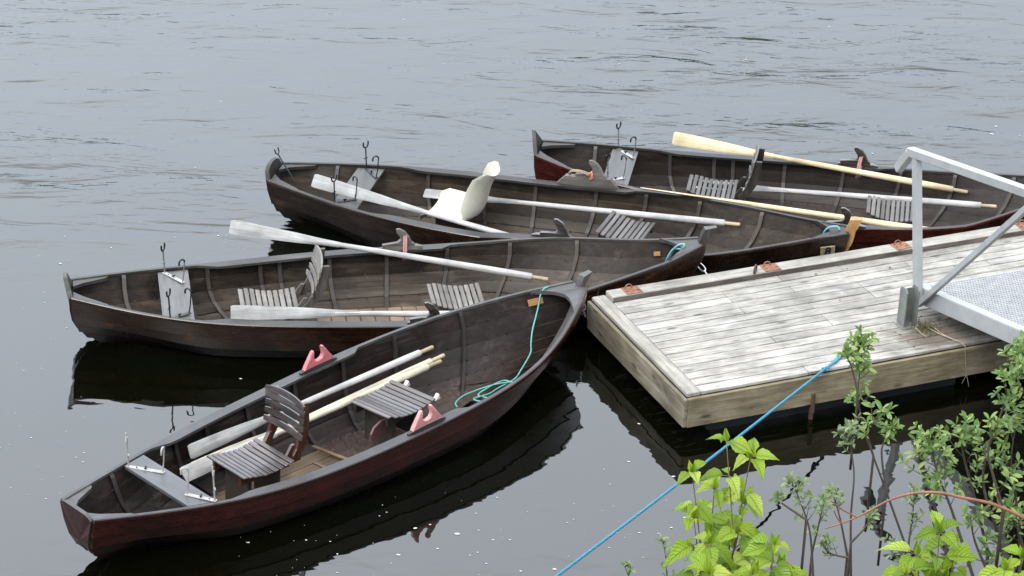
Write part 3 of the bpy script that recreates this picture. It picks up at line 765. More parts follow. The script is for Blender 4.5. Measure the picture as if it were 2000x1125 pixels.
oar(3, (3.95, -.50, .30), (1.04, -.59, .495), 'new pale yellow oar seen edge-on along the near gunwale of the farthest boat', M['oar_pine'], M['oar_pine'], RD(24), .9, .05)

# ------------------------------------------------------------------ slatted chairs and seats
def seatprof(x, lx):      # dished profile along the boat
    f = x / lx; return .018 * math.cos(f * math.pi * 1.6 + .35) + .02 * (f > .0) * (1 - f) ** 2
def slats(m, n, lx, wy, gap, th, rndw=0.0, dish=True, roundf=False):
    w = lx / n
    for i in range(n):
        x = w * (i + .5); z = seatprof(x, lx) if dish else 0; dz = (seatprof(x + .01, lx) - seatprof(x - .01, lx)) / .02 if dish else 0
        cut = 0
        if roundf: cut = .05 * (1 - min(1, (i + .3) / 2.0)) ** 1.5
        m.box((x, 0, z), (w - gap, wy - 2 * cut + random.uniform(-rndw, rndw), th), Matrix.Rotation(-math.atan(dz), 3, 'Y'), 0, random.random(), .004)
def chair(k, x, y, z, lx, wy, n, label, ms, mf, back=None, yaw=0.0, tilt=0.0, grp='slatted wooden boat seats', roundf=False, pink=False, nback=5):
    B = boats[k]; rot = B.R @ rotz(yaw) @ Matrix.Rotation(tilt, 3, 'Y')
    zfl = B.zk(x / B.L) + .05
    root = empty('slatted_chair' if back else 'slatted_bench', B.wor((x, y, z)), rot, label, 'chair' if back else 'bench', grp)
    m = MB(); slats(m, n, lx, wy, .011, .016, .004, True, roundf); m.build('slatted_seat', ms, root)
    hh = z - zfl - .02
    for s in (-1, 1):
        m = MB()
        P = [(.02, -.012 + seatprof(.02, lx)), (lx * .3, -.012 + seatprof(lx * .3, lx)), (lx * .6, -.012 + seatprof(lx * .6, lx)), (lx - .01, -.012 + seatprof(lx, lx)), (lx - .01, -.06), (.02, -.055)]
        m.prism(P[::-1], s * (wy / 2 - .07) - .012, s * (wy / 2 - .07) + .012, lambda u, v, d: V((u, d, v)))
        m.build('seat_rail', mf, root)
    for s in (0.13, lx - .09):
        m = MB(); m.box((s, 0, -.06 - max(.02, hh - .06) / 2), (.03, wy * .62, max(.02, hh - .06))); m.build('support_board', M['frame_dark'], root)
    if pink:
        m = MB(); pr = [(0, 0), (-.07, -.03), (-.10, -.075), (-.105, -.13), (.0, -.13), (.10, -.07), (.12, -.02)]
        m.prism(pr[::-1], -.13, -.112, lambda u, v, d: V((.03 + u * 1.1, d + .03, -.035 + v))); o = m.build('side_panel', M['pink_dark'], root)
        m = MB()
        for yy in (.13, -.19):
            m.prism([(-.02, 0), (.04, 0), (.02, .045)], yy - .016, yy + .016, lambda u, v, d: V((lx + .045 + u, d, -.03 + v)))
        m.build('wedge', M['white_bits'], root)
    if back:
        bh, lean, curve = back
        def bp(f, yy):   # back surface: f 0..1 up
            return V((lx + .03 + lean * f + .03 * math.sin(f * 2.6) - curve * (1 - (yy / (wy / 2)) ** 2) * -1 * .6, yy, .02 + bh * f))
        for s in (-1, 1):
            m = MB(); rings = []
            for i in range(10):
                f = -.13 + 1.1 * i / 9; p = bp(max(f, 0), s * (wy / 2 - .06)); p.z = .02 + bh * f
                dp = .048 + .04 * (1 - abs(f - .35))
                if f < 0: p.x -= .02
                rings.append([p + V((.004, -.014, 0)), p + V((.004 + dp, -.014, 0)), p + V((.004 + dp, .014, 0)), p + V((.004, .014, 0))])
            m.quadstrip(rings); m.build('upright', mf, root)
            m = MB(); p = V((lx - .02, s * (wy / 2 - .095), .0))
            m.prism([(0, 0), (.07, .10), (.095, .10), (.05, -.03), (.0, -.05)][::-1], -.012, .012, lambda u, v, d: V((p.x + u - .01, p.y + d, p.z + v - .01))); m.build('back_bracket', mf, root)
        m = MB()
        for i in range(nback):
            f = .36 + .64 * i / (nback - 1) ; r = random.random(); rings = []; N = 8
            top = (i == nback - 1)
            for j in range(N + 1):
                yy = -wy / 2 + wy * j / N; e = abs(yy) / (wy / 2); hw = .0265 * (1 - .25 * e ** 6) ; lift = -.022 * e * e if top else 0
                p = bp(f - .0, yy); tz = V((.12, 0, 1)).normalized(); p.z += lift
                nrm = V((1, 0, -.12)).normalized()
                rings.append([p - tz * hw - nrm * .007, p + tz * hw - nrm * .007, p + tz * hw + nrm * .007, p - tz * hw + nrm * .007])
            m.quadstrip(rings, 0, r)
        m.build('backrest', ms, root)
    return root
chair(0, 1.325, -.015, .305, .50, .455, 10, 'dark brown slatted chair with curved back in the nearest boat, beside the oars', M['slat_dark'], M['slat_red'], (.425, .045, .035))
chair(0, 2.755, -.03, .285, .54, .47, 10, 'dark slatted seat without a back in the nearest boat, pink panel under it', M['slat_dark'], M['frame_dark'], None, .12, .0, roundf=True, pink=True)
chair(1, 1.40, .02, .27, .50, .46, 10, 'silver grey slatted chair with fan of back slats, behind the flat oar blade', M['slat_grey'], M['frame_grey'], (.39, .13, .035), roundf=True)
chair(1, 3.02, -.01, .255, .47, .45, 10, 'silver grey slatted seat without a back in the second boat from the shore', M['slat_grey'], M['frame_grey'], None, -.02, roundf=True)
chair(2, 3.08, .11, .31, .43, .50, 9, 'mid grey slatted seat without a back in the boat with the orange stem', M['slat_mid'], M['frame_dark'], None, -.12, .05)
chair(3, 1.42, .02, .29, .47, .44, 10, 'weathered slatted chair with dark back seen from its side in the farthest boat', M['slat_mid'], M['frame_dark'], (.375, .10, .03), roundf=True)
chair(3, 3.10, -.07, .29, .45, .46, 10, 'weathered slatted seat without a back behind the gangway railing post', M['slat_mid'], M['frame_grey'], None, 0, roundf=True)

# white plastic bucket seat
B = B3; root = empty('bucket_chair', B.wor((1.515, .11, .28)), B.R @ rotz(-.10), 'white moulded plastic bucket seat with tall back in the third boat', 'chair')
m = MB(); prof = []
for x, z in ((-.03, -.05), (-.022, -.006), (.025, .014), (.14, .004), (.28, -.012), (.385, -.010), (.44, .028), (.468, .10), (.488, .19), (.512, .28), (.545, .36), (.574, .415), (.586, .428)): prof.append((x, z))
N = 16; rings = []; low = []
for i, (x, z) in enumerate(prof):
    f = i / (len(prof) - 1)
    if f < .46: wy = .285 + .02 * smooth01(0, .2, f); wy -= .03 * (1 - smooth01(0, .12, f))
    else: wy = .30 - .09 * smooth01(.52, .8, f) - .06 * smooth01(.85, 1, f)
    r = []; r2 = []
    pn = prof[min(i + 1, len(prof) - 1)]; pp = prof[max(i - 1, 0)]; t = V((pn[0] - pp[0], 0, pn[1] - pp[1])).normalized(); nr = V((-t.z, 0, t.x))
    for j in range(N + 1):
        a = -1 + 2 * j / N; rise = .085 * abs(a) ** 2.4 * (0.5 + 1.2 * smooth01(.35, .62, f) - .9 * smooth01(.8, 1, f))
        p = V((x, a * wy, z)) + nr * rise; r.append(p); r2.append(p - nr * .006)
    rings.append(r); low.append(r2)
bA = [m.add(r) for r in rings]; bB = [m.add(r) for r in low]
for i in range(len(rings) - 1):
    for j in range(N):
        m.face((bA[i] + j, bA[i] + j + 1, bA[i + 1] + j + 1, bA[i + 1] + j)); m.face((bB[i] + j + 1, bB[i] + j, bB[i + 1] + j, bB[i + 1] + j + 1))
    m.face((bA[i], bA[i + 1], bB[i + 1], bB[i])); m.face((bA[i + 1] + N, bA[i] + N, bB[i] + N, bB[i + 1] + N))
for j in range(N):
    m.face((bA[0] + j + 1, bA[0] + j, bB[0] + j, bB[0] + j + 1)); m.face((bA[-1] + j, bA[-1] + j + 1, bB[-1] + j + 1, bB[-1] + j))
m.build('seat_shell', M['white_plastic'], root, True, 50)
m = MB()
for (x, y) in ((.2, .06), (.2, -.06), (.29, .0)):
    m.tube([(x, y, -.008), (x, y, -.0025)], .007, 8)
m.build('seat_bolt', M['rod_steel'], root)
m = MB(); m.box((.18, 0, -.10), (.30, .20, .17), bev=.01); m.build('pedestal', M['frame_dark'], root)

# loose boards, mats and things lying in the boats
def thing_mesh(name, m, mat, label, cat, grp=None, smooth=False):
    o = m.build(name, mat, None, smooth, 40 if smooth else None); tag(o, label, cat, grp); return o
def rumple(c, lx, ly, n, amp, yaw, th=.012):
    m = MB(); R = rotz(yaw); g_ = []
    for i in range(n + 1):
        for j in range(n + 1):
            u, v = i / n - .5, j / n - .5
            k = 1 - .12 * random.random() * (i in (0, n) or j in (0, n))
            g_.append(V(c) + R @ V((u * lx * k, v * ly * k, amp * (random.random() - .3) + th)))
    a = m.add(g_)
    for i in range(n):
        for j in range(n): q0 = a + i * (n + 1) + j; m.face((q0, q0 + n + 1, q0 + n + 2, q0 + 1), 0, random.random())
    return m
B = B1
thing_mesh('peat_mat', rumple(B.wor((3.72, .20, -.045)), .62, .46, 14, .022, B.d['yaw'] + .1), M['peat'], 'soaked brown mat of debris under the teal rope coil in the nearest boat', 'mat')
thing_mesh('peat_mat', rumple(B.wor((2.70, .03, -.05)), .42, .50, 14, .022, B.d['yaw']), M['peat'], 'dark crumbling mat beneath the dark seat with the pink panel', 'mat')
for (x0, y0, x1, y1, lb) in ((2.42, .26, 2.52, -.36, 'thin loose floor batten left of the dark mat in the nearest boat'), (2.26, .06, 2.30, -.40, 'short loose batten nearest the chair on the nearest boat floor')):
    m = MB(); m.beam(B.wor((x0, y0, .0)), B.wor((x1, y1, .02)), .03, .016, bev=.003); o = thing_mesh('floor_batten', m, M['floor_tan'], lb, 'board', 'loose battens in the nearest boat')
B = B2
m = MB(); q1 = B.at(628, 603, .10); q2 = B.at(850, 606, .10); x = q1.x
while x < q2.x:
    m.box((x, (q1.y + q2.y) / 2 - .10, .09), (.118, .26, .02), None, 0, random.random(), .004); x += .125
o = m.build('floor_grating', M['floor_tan'], roots[1])

# ------------------------------------------------------------------ ropes
def rope(name, pts, r, mat, label, cat='rope', n=8, sm=8, grp=None):
    m = MB(); m.tube(catmull(pts, sm), r, n); return thing_mesh(name, m, mat, label, cat, grp, True)
B = B1; pts = []
def bp(px, py, z): return W(px, py, z)
pts += [bp(1080, 563, .60), bp(1068, 561, .625), bp(1057, 572, .59), bp(1050, 605, .46), bp(1040, 645, .34), bp(1037, 672, .26), bp(1036, 690, .2), bp(1018, 722, .11), bp(1005, 740, .06)]
cx, cy = 965, 757
for (dx, dy) in ((10, 0), (-10, 12), (-40, 22), (-15, 27), (20, 12), (40, -2), (20, -14), (-15, 2), (-30, 16), (10, 20), (35, 5), (42, -10), (10, -8), (-25, 2), (-60, 16), (-75, 30), (-72, 38)): pts.append(bp(cx + dx, cy + dy, .035 + random.random() * .03))
rope('mooring_rope', pts, .0062, M['teal'], 'thin teal rope hanging from the bow and coiled in the nearest boat')
rope('mooring_rope', [bp(1298, 520, .36), bp(1303, 505, .47), bp(1312, 490, .56), bp(1325, 479, .64), bp(1336, 477, .665), bp(1333, 486, .62), bp(1318, 487, .57), bp(1308, 500, .5), bp(1300, 516, .4)], .009, M['cyan_rope'], 'pale blue rope loop at the bow of the boat slung with the red rope')
rope('mooring_rope', [bp(1607, 461, .5), bp(1613, 449, .58), bp(1624, 443, .63), bp(1636, 443, .635), bp(1640, 449, .61)], .010, M['cyan_rope'], 'pale blue rope loop beside the orange stem post')
# oar loops
def loop_rope(c, e1, e2, r, mat, label, rr=.0095):
    pts = [V(c) + V(e1) * math.cos(a) + V(e2) * math.sin(a) for a in [2 * math.pi * i / 18 for i in range(19)]]
    m = MB(); m.tube(pts, rr, 8); m.tube([p + V((.006, .0, .004)) for p in [q + V((.012, 0, 0)) for q in pts]], rr, 8); return thing_mesh('rope_loop', m, mat, label, 'rope', 'oarlock rope loops', True)
c = B2.wor((2.89, .62, .43)); loop_rope(c, B2.R @ V((.015, .11, .04)), V((0, 0, .07)), 0, M['red_rope'], 'red and white rope loop holding the weathered oar over the second boat side')
c = B4.wor((2.99, .58, .40)); loop_rope(c, B4.R @ V((.01, .115, .03)), V((0, 0, .07)), 0, M['red_rope'], 'reddish rope loop holding the pale yellow oar at the farthest boat')
m = MB(); c = B3.wor((2.80, B3.b(2.8) - .02, .50))
ex = B3.R @ V((.16, -.03, 0)); ez = V((0, 0, .065)) + B3.R @ V((0, -.03, 0))
pts = [c - ex * .45 + ex * .62 * math.cos(a) - ez * .3 + ez * math.sin(a) + ex * .1 * math.sin(2 * a) for a in [2 * math.pi * i / 18 for i in range(19)]]
m.tube(pts, .008, 8); m.tube([p + V((.01, 0, .012)) for p in pts], .007, 8)
ob = thing_mesh('rope_loop', m, M['tan_rope'], 'tan rope loop hanging from the raised grey oarlock of the third boat', 'rope', 'oarlock rope loops', True)
m = MB(); m.tube([pts[2], c + ex * .25 + V((0, 0, .06)), c + ex * .33 - V((0, 0, .0)), c + ex * .1 - ez * .6], .015, 8); m.build('coral_binding', M['coral'], ob, True)

# ------------------------------------------------------------------ floating dock
dock = empty('floating_dock', DO, DR, 'bleached plank floating dock that the rowing boats are tied to', 'dock')
def DLc(px, py, z): return DR.transposed() @ (W(px, py, z) - DO)
m = MB(); npl = 15; y0, y1 = .0, DW - .155; pw = (y1 - y0) / npl; xs0 = .128
for j in range(npl):
    cuts = [xs0] + sorted(random.sample([1.1, 1.7, 2.3, 2.9, 3.6, 4.4], 2)) + [DL]
    for a, c in zip(cuts[:-1], cuts[1:]):
        m.box(((a + c) / 2, y0 + pw * (j + .5), DH - .014 + random.uniform(-.0015, .0015)), (c - a - .005, pw - .0105, .028), Matrix.Rotation(random.uniform(-.0006, .0006), 3, 'Z'), 0, random.random(), .003)
m.build('deck', M['deck'], dock)
m = MB(); m.box((DL / 2 + .065, DW - .072, DH + .015), (DL - .13, .144, .06), None, 0, .75, .006); m.build('edge_board', M['edge'], dock)
m = MB(); m.box((DL / 2 + .065, DW - .1455, DH + .0195), (DL - .14, .004, .041)); m.build('edge_shadow_strip', M['edge_shadow_dirt'], dock)  # added dark strip: painted shadow line and dirt along the edge board's front
m = MB(); m.box((.062, DW / 2, DH - .012), (.124, DW - .002, .036), None, 0, .5, .006); m.build('edge_board', M['edge_y'], dock)
m = MB(); fh = DH - .030 - DB
m.box((DL / 2, -.018, DB + fh * .5), (DL, .034, fh), None, 0, .6, .003); m.box((DL / 2 + .05, DW + .002, DB + fh * .5), (DL - .1, .034, fh), None, 0, .4, .003)
m.build('fascia', M['fascia'], dock)
m = MB()
m.box((-.018, DW / 2 - .01, DB + fh * .66), (.034, DW + .04, fh * .66), None, 0, .75, .004); m.box((-.014, DW / 2 - .01, DB + fh * .16), (.034, DW + .02, fh * .325), None, 0, .35, .004)
m.build('fascia', M['fascia_y'], dock)
for (xa, xb_) in ((.25, 2.6), (3.1, 5.4), (5.8, 7.8)):
    m = MB(); m.box(((xa + xb_) / 2, DW / 2, -.05), (xb_ - xa, DW - .16, .40), None, 0, .5, .03); m.build('float', M['float'], dock)
m = MB(); m.box((DL / 2, DW / 2, DB + .02), (DL - .5, DW - .3, .1)); m.build('underframe', M['frame_dark'], dock)
for (px, py) in ((1226, 561), (1497, 518), (1752, 477), (1992, 436)):
    p = DLc(px, py, DH + .035); o = MB(); R = rotz(random.uniform(-.12, .12)); o.box((p.x, DW - .075, DH + .0485), (.15, .13, .007), R, 0, .5, .002)
    for dx in (-.05, .05): o.tube([(p.x + dx, DW - .09, DH + .05), (p.x + dx, DW - .09, DH + .06)], .009, 6, 0)
    mp = o.build('mooring_plate', M['rust'], dock)
    o = MB(); o.tube([V((p.x - .02 + .032 * math.cos(a), DW - .045, DH + .06 + .032 * math.sin(a))) for a in [-.6 + (math.pi + 1.2) * i / 10 for i in range(11)]], .006, 8); o.build('staple', M['rust'], mp, True)
p = DLc(1468, 530, DH + .03); o = MB(); o.tube([V((p.x + .035 * math.cos(a) * .8, DW - .12 + .03 * math.cos(a), DH + .078 + .036 * math.sin(a))) for a in [2 * math.pi * i / 16 for i in range(17)]], .0085, 8); o.build('mooring_ring', M['rust_dark'], dock, True)
p = DLc(1591, 780, .2); o = MB(); o.box((p.x, -.045, .15), (.035, .016, .18), None, 0, .5, .003); o.box((p.x, -.03, .05), (.03, .02, .1)); o.build('rusty_strap', M['rust_dark'], dock)
# upright steel channel
p = DLc(1774, 637, DH); o = MB(); w_ = .115; hh = .355; cy = p.y
for s in (-1, 1):
    prof = [(-.055, 0), (.055, 0), (.055, hh - .03), (.03, hh), (-.03, hh), (-.055, hh - .03)]
    o.prism(prof[::-1], s * w_ / 2 - .006, s * w_ / 2 + .006, lambda u, v, d: V((p.x + d, cy + u + .03, DH + v)))
o.box((p.x, cy + .06, DH + hh / 2 - .01), (w_ - .012, .01, hh - .03)); o.box((p.x, cy + .03, DH + .004), (w_ + .06, .16, .008)); o.build('channel_post', M['galv_grey'], dock)
# karabiners between bows and dock
def karabiner(a, b_, label):
    a = V(a); b_ = V(b_); x = (b_ - a); L = x.length; x.normalize(); y = x.cross(V((.3, -1, .4))).normalized(); m = MB()
    m.tube([a + x * L * (.5 - .5 * math.cos(t)) + y * .022 * math.sin(t) * (1.1 - .25 * math.cos(t)) for t in [2 * math.pi * i / 20 for i in range(21)]], .0055, 8)
    m.tube([a - x * .03, a + x * .01], .009, 6); m.tube([b_ - x * .01, b_ + x * .06], .008, 6); return thing_mesh('snap_hook', m, M['chain'], label, 'snap hook', 'steel snap hooks on the bow lines', True)
karabiner(W(1362, 511, .42), W(1376, 530, .40), 'shiny steel snap hook hanging between the second boat stem and the dock edge')
karabiner(W(1136, 590, .40), W(1140, 606, .33), 'shiny steel snap hook at the stem of the nearest boat by the dock corner')

# blue mooring line from the dock to the shore
A = W(1641, 698, DH + .012); Cc = W(1480, 820, .553); dirv = (Cc - A)
P1 = []
for i in range(30):
    t = i / 29 * 5.2; q = A + dirv * t; q.z += -.035 * math.sin(min(1, t / 5.2) * math.pi); P1.append(q)
P2 = catmull(P1, 36); m = MB(); ax = (P1[-1] - P1[0]).normalized(); e1 = ax.orthogonal().normalized(); e2 = ax.cross(e1); acc = 0
for ph in (0, 2.0944, 4.1888):
    pts = []; acc = 0
    for i, q in enumerate(P2):
        if i: acc += (q - P2[i - 1]).length
        a = ph + acc * 2 * math.pi / .085; pts.append(q + (e1 * math.cos(a) + e2 * math.sin(a)) * .0058)
    m.tube(pts, .0062, 6, 0, random.random())
kx = A + dirv * .19
line = thing_mesh('shore_line', m, M['blue_rope'], 'taut bright blue rope running from the dock towards the shore', 'rope', None, True)
m = MB(); m.tube([kx + V((.022 * math.cos(a), .016 * math.sin(a), .012 * math.sin(2 * a))) for a in [2 * math.pi * i / 18 for i in range(19)]], .009, 8); m.build('knot', M['blue_rope'], line, True)
m = MB(); sd = V((dirv.y, -dirv.x, 0)).normalized() * .011
m.tube([A + sd + V((0, .05, 0)), A + sd + dirv * .03, kx], .009, 8); m.tube([A - sd + V((.02, .05, 0)), A + dirv * .06 - sd * .5, kx - dirv * .03], .009, 8); m.build('doubled_end', M['blue_rope'], line, True)

# ------------------------------------------------------------------ gangway
G0 = W(1793, 593, .50); gd = V((.4089, -.9126, .21)).normalized(); gx = V((.9126, .4089, 0)); gn = gx.cross(gd).normalized()
if gn.z < 0: gn = -gn
GR = Matrix((gd, gd.cross(gx).normalized() if False else gx, gn)).transposed()
GR = Matrix((gd, gn.cross(gd), gn)).transposed()      # x along the ramp, y to the far side, z off the deck
gw = empty('gangway', G0, GR, 'aluminium gangway with perforated deck and one railing leading from dock to shore', 'gangway')
ys = 1 if (GR @ V((0, 1, 0))).dot(gx) > 0 else -1
GL, GW = 7.2, 1.25
for yy in (0, GW):
    m = MB(); m.box((GL / 2, ys * (yy + .03), .075), (GL, .05, .15), None, 0, .5, .006); m.box((GL / 2, ys * (yy + .03 + (.02 if yy == 0 else -.02)), .147), (GL, .085, .008), None, 0, .5)
    m.build('side_beam', M['alu'], gw)
m = MB(); x = .02; zt = .128
while x < GL - .02:
    m.box((x, ys * (GW / 2 + .03), zt), (.023, GW - .06, .030)); x += .048
y = .07
while y < GW:
    m.box((GL / 2, ys * y, zt + .0015), (GL - .03, .0125, .030)); y += .0265
m.build('grating', M['galv'], gw)
m = MB(); m.box((.0, ys * (GW / 2 + .03), .09), (.03, GW, .10)); m.box((2.5, ys * (GW / 2 + .03), .04), (.06, GW - .06, .06)); m.box((5.0, ys * (GW / 2 + .03), .04), (.06, GW - .06, .06)); m.build('cross_beam', M['alu'], gw)
hr = 1.30; yr = ys * -.028
for xp in (.045, 1.82, 3.6, 5.38):
    m = MB(); m.beam((xp, yr, .0), (xp, yr, hr - .02), .07, .06, V((0, 1, 0)), bev=.004); m.build('railing_post', M['alu'], gw)
m = MB(); m.beam((-.06, yr, hr + .01), (GL, yr, hr + .01), .075, .075, V((0, 0, 1)), bev=.006)
bend = GR.transposed() @ (gd * -.17 + V((0, 0, -.185)))
m.beam((-.045, yr, hr + .005), V((-.045, yr, hr + .005)) + bend, .072, .072, V((0, 0, 1)), bev=.006); m.build('handrail', M['alu'], gw)
for xp in (.045, 1.82, 3.6):
    m = MB(); m.beam((xp + .01, yr, .01), (xp + 1.74, yr, hr - .03), .05, .045, V((0, 1, 0)), bev=.003); m.build('brace', M['alu'], gw)

# debris beside the channel post
m = MB(); pc = W(1806, 642, DH)
for i in range(140):
    a = random.uniform(0, 6.28); r = abs(random.gauss(0, .085)); c = pc + V((r * math.cos(a) * 1.3, r * math.sin(a), .006 + .035 * random.random() * max(0, 1 - r / .16)))
    d = V((random.gauss(0, 1), random.gauss(0, 1), random.gauss(0, .4))).normalized() * random.uniform(.01, .03)
    m.tube([c, c + d], [.005, .002], 4)
thing_mesh('moss_clump', m, M['moss'], 'tuft of moss and dead grass at the foot of the steel channel post', 'moss')['kind'] = 'stuff'
for (pts, lb) in (([(1812, 640), (1835, 652), (1860, 662), (1884, 671)], 'longest dry twig lying over the dock edge under the gangway'), ([(1788, 640), (1800, 652), (1810, 658)], 'short dry twig in front of the channel post'), ([(1820, 637), (1838, 650), (1868, 667)], 'upper dry twig beside the moss under the gangway')):
    m = MB(); m.tube([W(a, c, DH + .02) for a, c in pts], [.0045] * (len(pts) - 1) + [.002], 6); thing_mesh('dry_twig', m, M['twig'], lb, 'twig', 'dry twigs on the dock')
p = DLc(1871, 668, DH); hx = p.x; m = MB()
hp = [DO + DR @ V(q) for q in ((hx, .06, DH + .01), (hx + .01, -.045, DH + .005), (hx + .02, -.05, DH - .10), (hx + .05, -.055, DH - .26), (hx + .085, -.06, DH - .38))]
m.tube(hp, [.004, .004, .0035, .003, .0015], 6); m.tube([hp[3], hp[3] + V((-.03, 0, -.09))], [.003, .001], 5); thing_mesh('dry_twig', m, M['twig'], 'dry forked twig hanging down the dock side under the gangway', 'twig', 'dry twigs on the dock')
m = MB()
for i in range(46):
    x = random.uniform(1.9, 3.6); y = random.uniform(.02, .55) if random.random() < .75 else random.uniform(.5, 1.75); c = DO + DR @ V((x, y, DH + .004)); s = random.uniform(.006, .020); a = random.uniform(0, 6.28)
    u = V((math.cos(a), math.sin(a), 0)) * s; w_ = V((-math.sin(a), math.cos(a), 0)) * s * .5
    k = m.add([c - u, c - w_ + V((0, 0, .004)), c + u, c + w_ + V((0, 0, .005))]); m.face((k, k + 1, k + 2, k + 3), 0, random.random())
o = m.build('leaf_litter', M['leaf_litter']); tag(o, 'scattered dead leaf scraps on the dock planks', 'leaf litter', kind='stuff')

# ------------------------------------------------------------------ foam flecks on the water
m = MB()
def fleck(c, r, asp=.6, a=None):
    a = random.uniform(-.5, .5) if a is None else a
    n = 7; pts = [V((c.x + r * math.cos(t) * math.cos(a) - r * asp * math.sin(t) * math.sin(a), c.y + r * math.cos(t) * math.sin(a) + r * asp * math.sin(t) * math.cos(a), .003)) for t in [2 * math.pi * i / n for i in range(n)]]
    k = m.add(pts + [V((c.x, c.y, .006))])
    for i in range(n): m.face((k + i, k + (i + 1) % n, k + n), 0, random.random())
for (px, py, r) in ((893, 1043, .022), (778, 1084, .017), (811, 1032, .016), (855, 1072, .011), (918, 1085, .008), (963, 1055, .01), (996, 1055, .009), (1017, 1116, .011), (1083, 1112, .016), (950, 1101, .009), (840, 1025, .01), (971, 972, .009), (1248, 828, .014), (1228, 902, .012), (1180, 917, .007), (1191, 946, .007), (930, 1003, .008), (1315, 931, .016), (1337, 1011, .011), (1311, 1031, .011), (1249, 1041, .010), (1287, 1043, .011), (1318, 1086, .008), (485, 1060, .012), (598, 1055, .010), (645, 1058, .008), (70, 885, .012), (470, 740, .012), (30, 480, .014), (118, 515, .014), (1155, 302, .013), (1704, 300, .012), (1945, 247, .016), (1937, 262, .02), (1620, 53, .014), (75, 40, .016), (85, 66, .018)):
    if 100 < px < 1990: fleck(W(px, py, 0), r)
for i in range(170):
    t = random.random()
    if t < .38: px, py = random.uniform(420, 1340), random.uniform(960, 1125)
    elif t < .62: px, py = random.uniform(0, 180), random.uniform(460, 980)
    elif t < .72: px, py = random.uniform(180, 560), random.uniform(430, 540)
    else: px, py = random.uniform(0, 2000), random.uniform(0, 330)
    fleck(W(px, py, 0), random.choice((.0025, .003, .003, .004, .005, .007)) * (1.0 if py > 500 else 1.4), random.uniform(.4, .9))
b = NB('foam'); b.principled((.34, .35, .35), .7); M['foam'] = b.mat
fo = m.build('foam_flecks', M['foam']); tag(fo, 'white foam flecks drifting on the dark water', 'foam', kind='stuff')

# ------------------------------------------------------------------ plants on the bank
def leaf(m, p, d, up, L, w, n=5, fold=.25, curl=.3, shape='oval', serr=False, mat=0, r=None):
    d = d.normalized(); s = d.cross(up)
    if s.length < 1e-4: s = V((1, 0, 0))
    s.normalize(); u = s.cross(d).normalized(); r = random.random() if r is None else r
    rows = []; uvs = []
    for i in range(n + 1):
        f = i / n
        if shape == 'oval': hw = w * math.sin(math.pi * min(1, f * .93 + .045)) ** .8
        elif shape == 'ovate': hw = w * (math.sin(math.pi * f ** .66) ** 1.15) if 0 < f < 1 else 0
        else: hw = w * math.sin(math.pi * min(1, f ** 1.35 * .95 + .03)) ** .9
        if f == 1: hw = w * .03
        if f == 0: hw = w * .05
        k = curl * L * (f * f); c = p + d * (L * f) - u * k
        z = u * (hw * fold)
        e = hw * (1 + (.07 * ((i % 2) * 2 - 1) if serr and 0 < i < n else 0))
        rows.append([c - s * e + z, c - s * e * .5 + z * .45, c, c + s * e * .5 + z * .45, c + s * e + z]); uvs.append([(-1, f), (-.5, f), (0, f), (.5, f), (1, f)])
    ks = [m.add(q) for q in rows]
    cols = (0, 1, 2, 3) if n > 4 else (0, 2)
    for i in range(n):
        for j in cols:
            j2 = j + 1 if n > 4 else j + 2
            m.face((ks[i] + j, ks[i] + j2, ks[i + 1] + j2, ks[i + 1] + j), mat, r, [uvs[i][j], uvs[i][j2], uvs[i + 1][j2], uvs[i + 1][j]])
CAMDIR = -FW
def lime_plant(shoots, y, label, rootpx):
    """fresh raspberry-like canes: each shoot ends in a whorl of ribbed leaves"""
    base = D(rootpx[0], rootpx[1], y); base.z = bank_z(base.x, base.y)
    root = empty('leafy_cane', base, None, label, 'plant'); R0 = base
    sm = MB(); fm = MB()
    for (px, py, nl, sz, dy) in shoots:
        top = D(px, py, y + dy); c1 = base.lerp(top, .5) + V((random.uniform(-.05, .05), random.uniform(-.05, .05), .05))
        path = catmull([base + V((random.uniform(-.1, .1), random.uniform(-.1, .1), -.1)), c1, top], 7)
        sm.tube([q - R0 for q in path], [.006 - .004 * i / (len(path) - 1) for i in range(len(path))], 6)
        def whorl(c, n, s, a0, droop):
            for i in range(n):
                a = a0 + 2 * math.pi * i / n + random.uniform(-.35, .35)
                el = random.uniform(-.45, .6) - droop
                d = V((math.cos(a), math.sin(a), el)); d.normalize()
                L = s * random.uniform(.55, 1.2); pet = .25 * L
                q = c + d * pet; sm.tube([c - R0, q - R0], [.0016, .0013], 5)
                upv = (V((0, 0, 1)) + CAMDIR * .5 + V((random.uniform(-.35, .35), random.uniform(-.35, .35), 0)))
                leaf(fm, q - R0, d + V((0, 0, -.15)), upv, L, L * random.uniform(.25, .34), 9, random.uniform(.3, .95), random.uniform(.1, .75), 'ovate', True)
        whorl(top, nl, sz, random.uniform(0, 6), 0.0)
        # young upright pair in the tip
        for i in range(2):
            a = random.uniform(0, 6.28); leaf(fm, top - R0, V((.35 * math.cos(a), .35 * math.sin(a), 1)), CAMDIR + V((.3 * math.cos(a), 0, .2)), sz * .6, sz * .14, 7, .5, .12, 'ovate', True)
        for f in (.88, .78, .66):
            q = path[int(f * (len(path) - 1))]
            whorl(q, 4, sz * 1.05, random.uniform(0, 6), .15)
    sm.build('stem', M['stem_green'], root, True); fm.build('foliage', M['leaf_lime'], root, True)
    return root
lime_plant([(1419, 862, 4, .085, 0), (1466, 893, 5, .11, .15), (1352, 922, 4, .085, -.1), (1395, 955, 5, .10, .1), (1355, 1012, 4, .10, -.1), (1385, 1062, 5, .095, -.2), (1455, 985, 5, .095, .25), (1440, 1040, 5, .10, .0), (1425, 1110, 6, .11, -.15), (1480, 1085, 5, .10, 0)], 8.8, 'tall lime green leafy cane plant beside the blue rope', (1430, 1300))
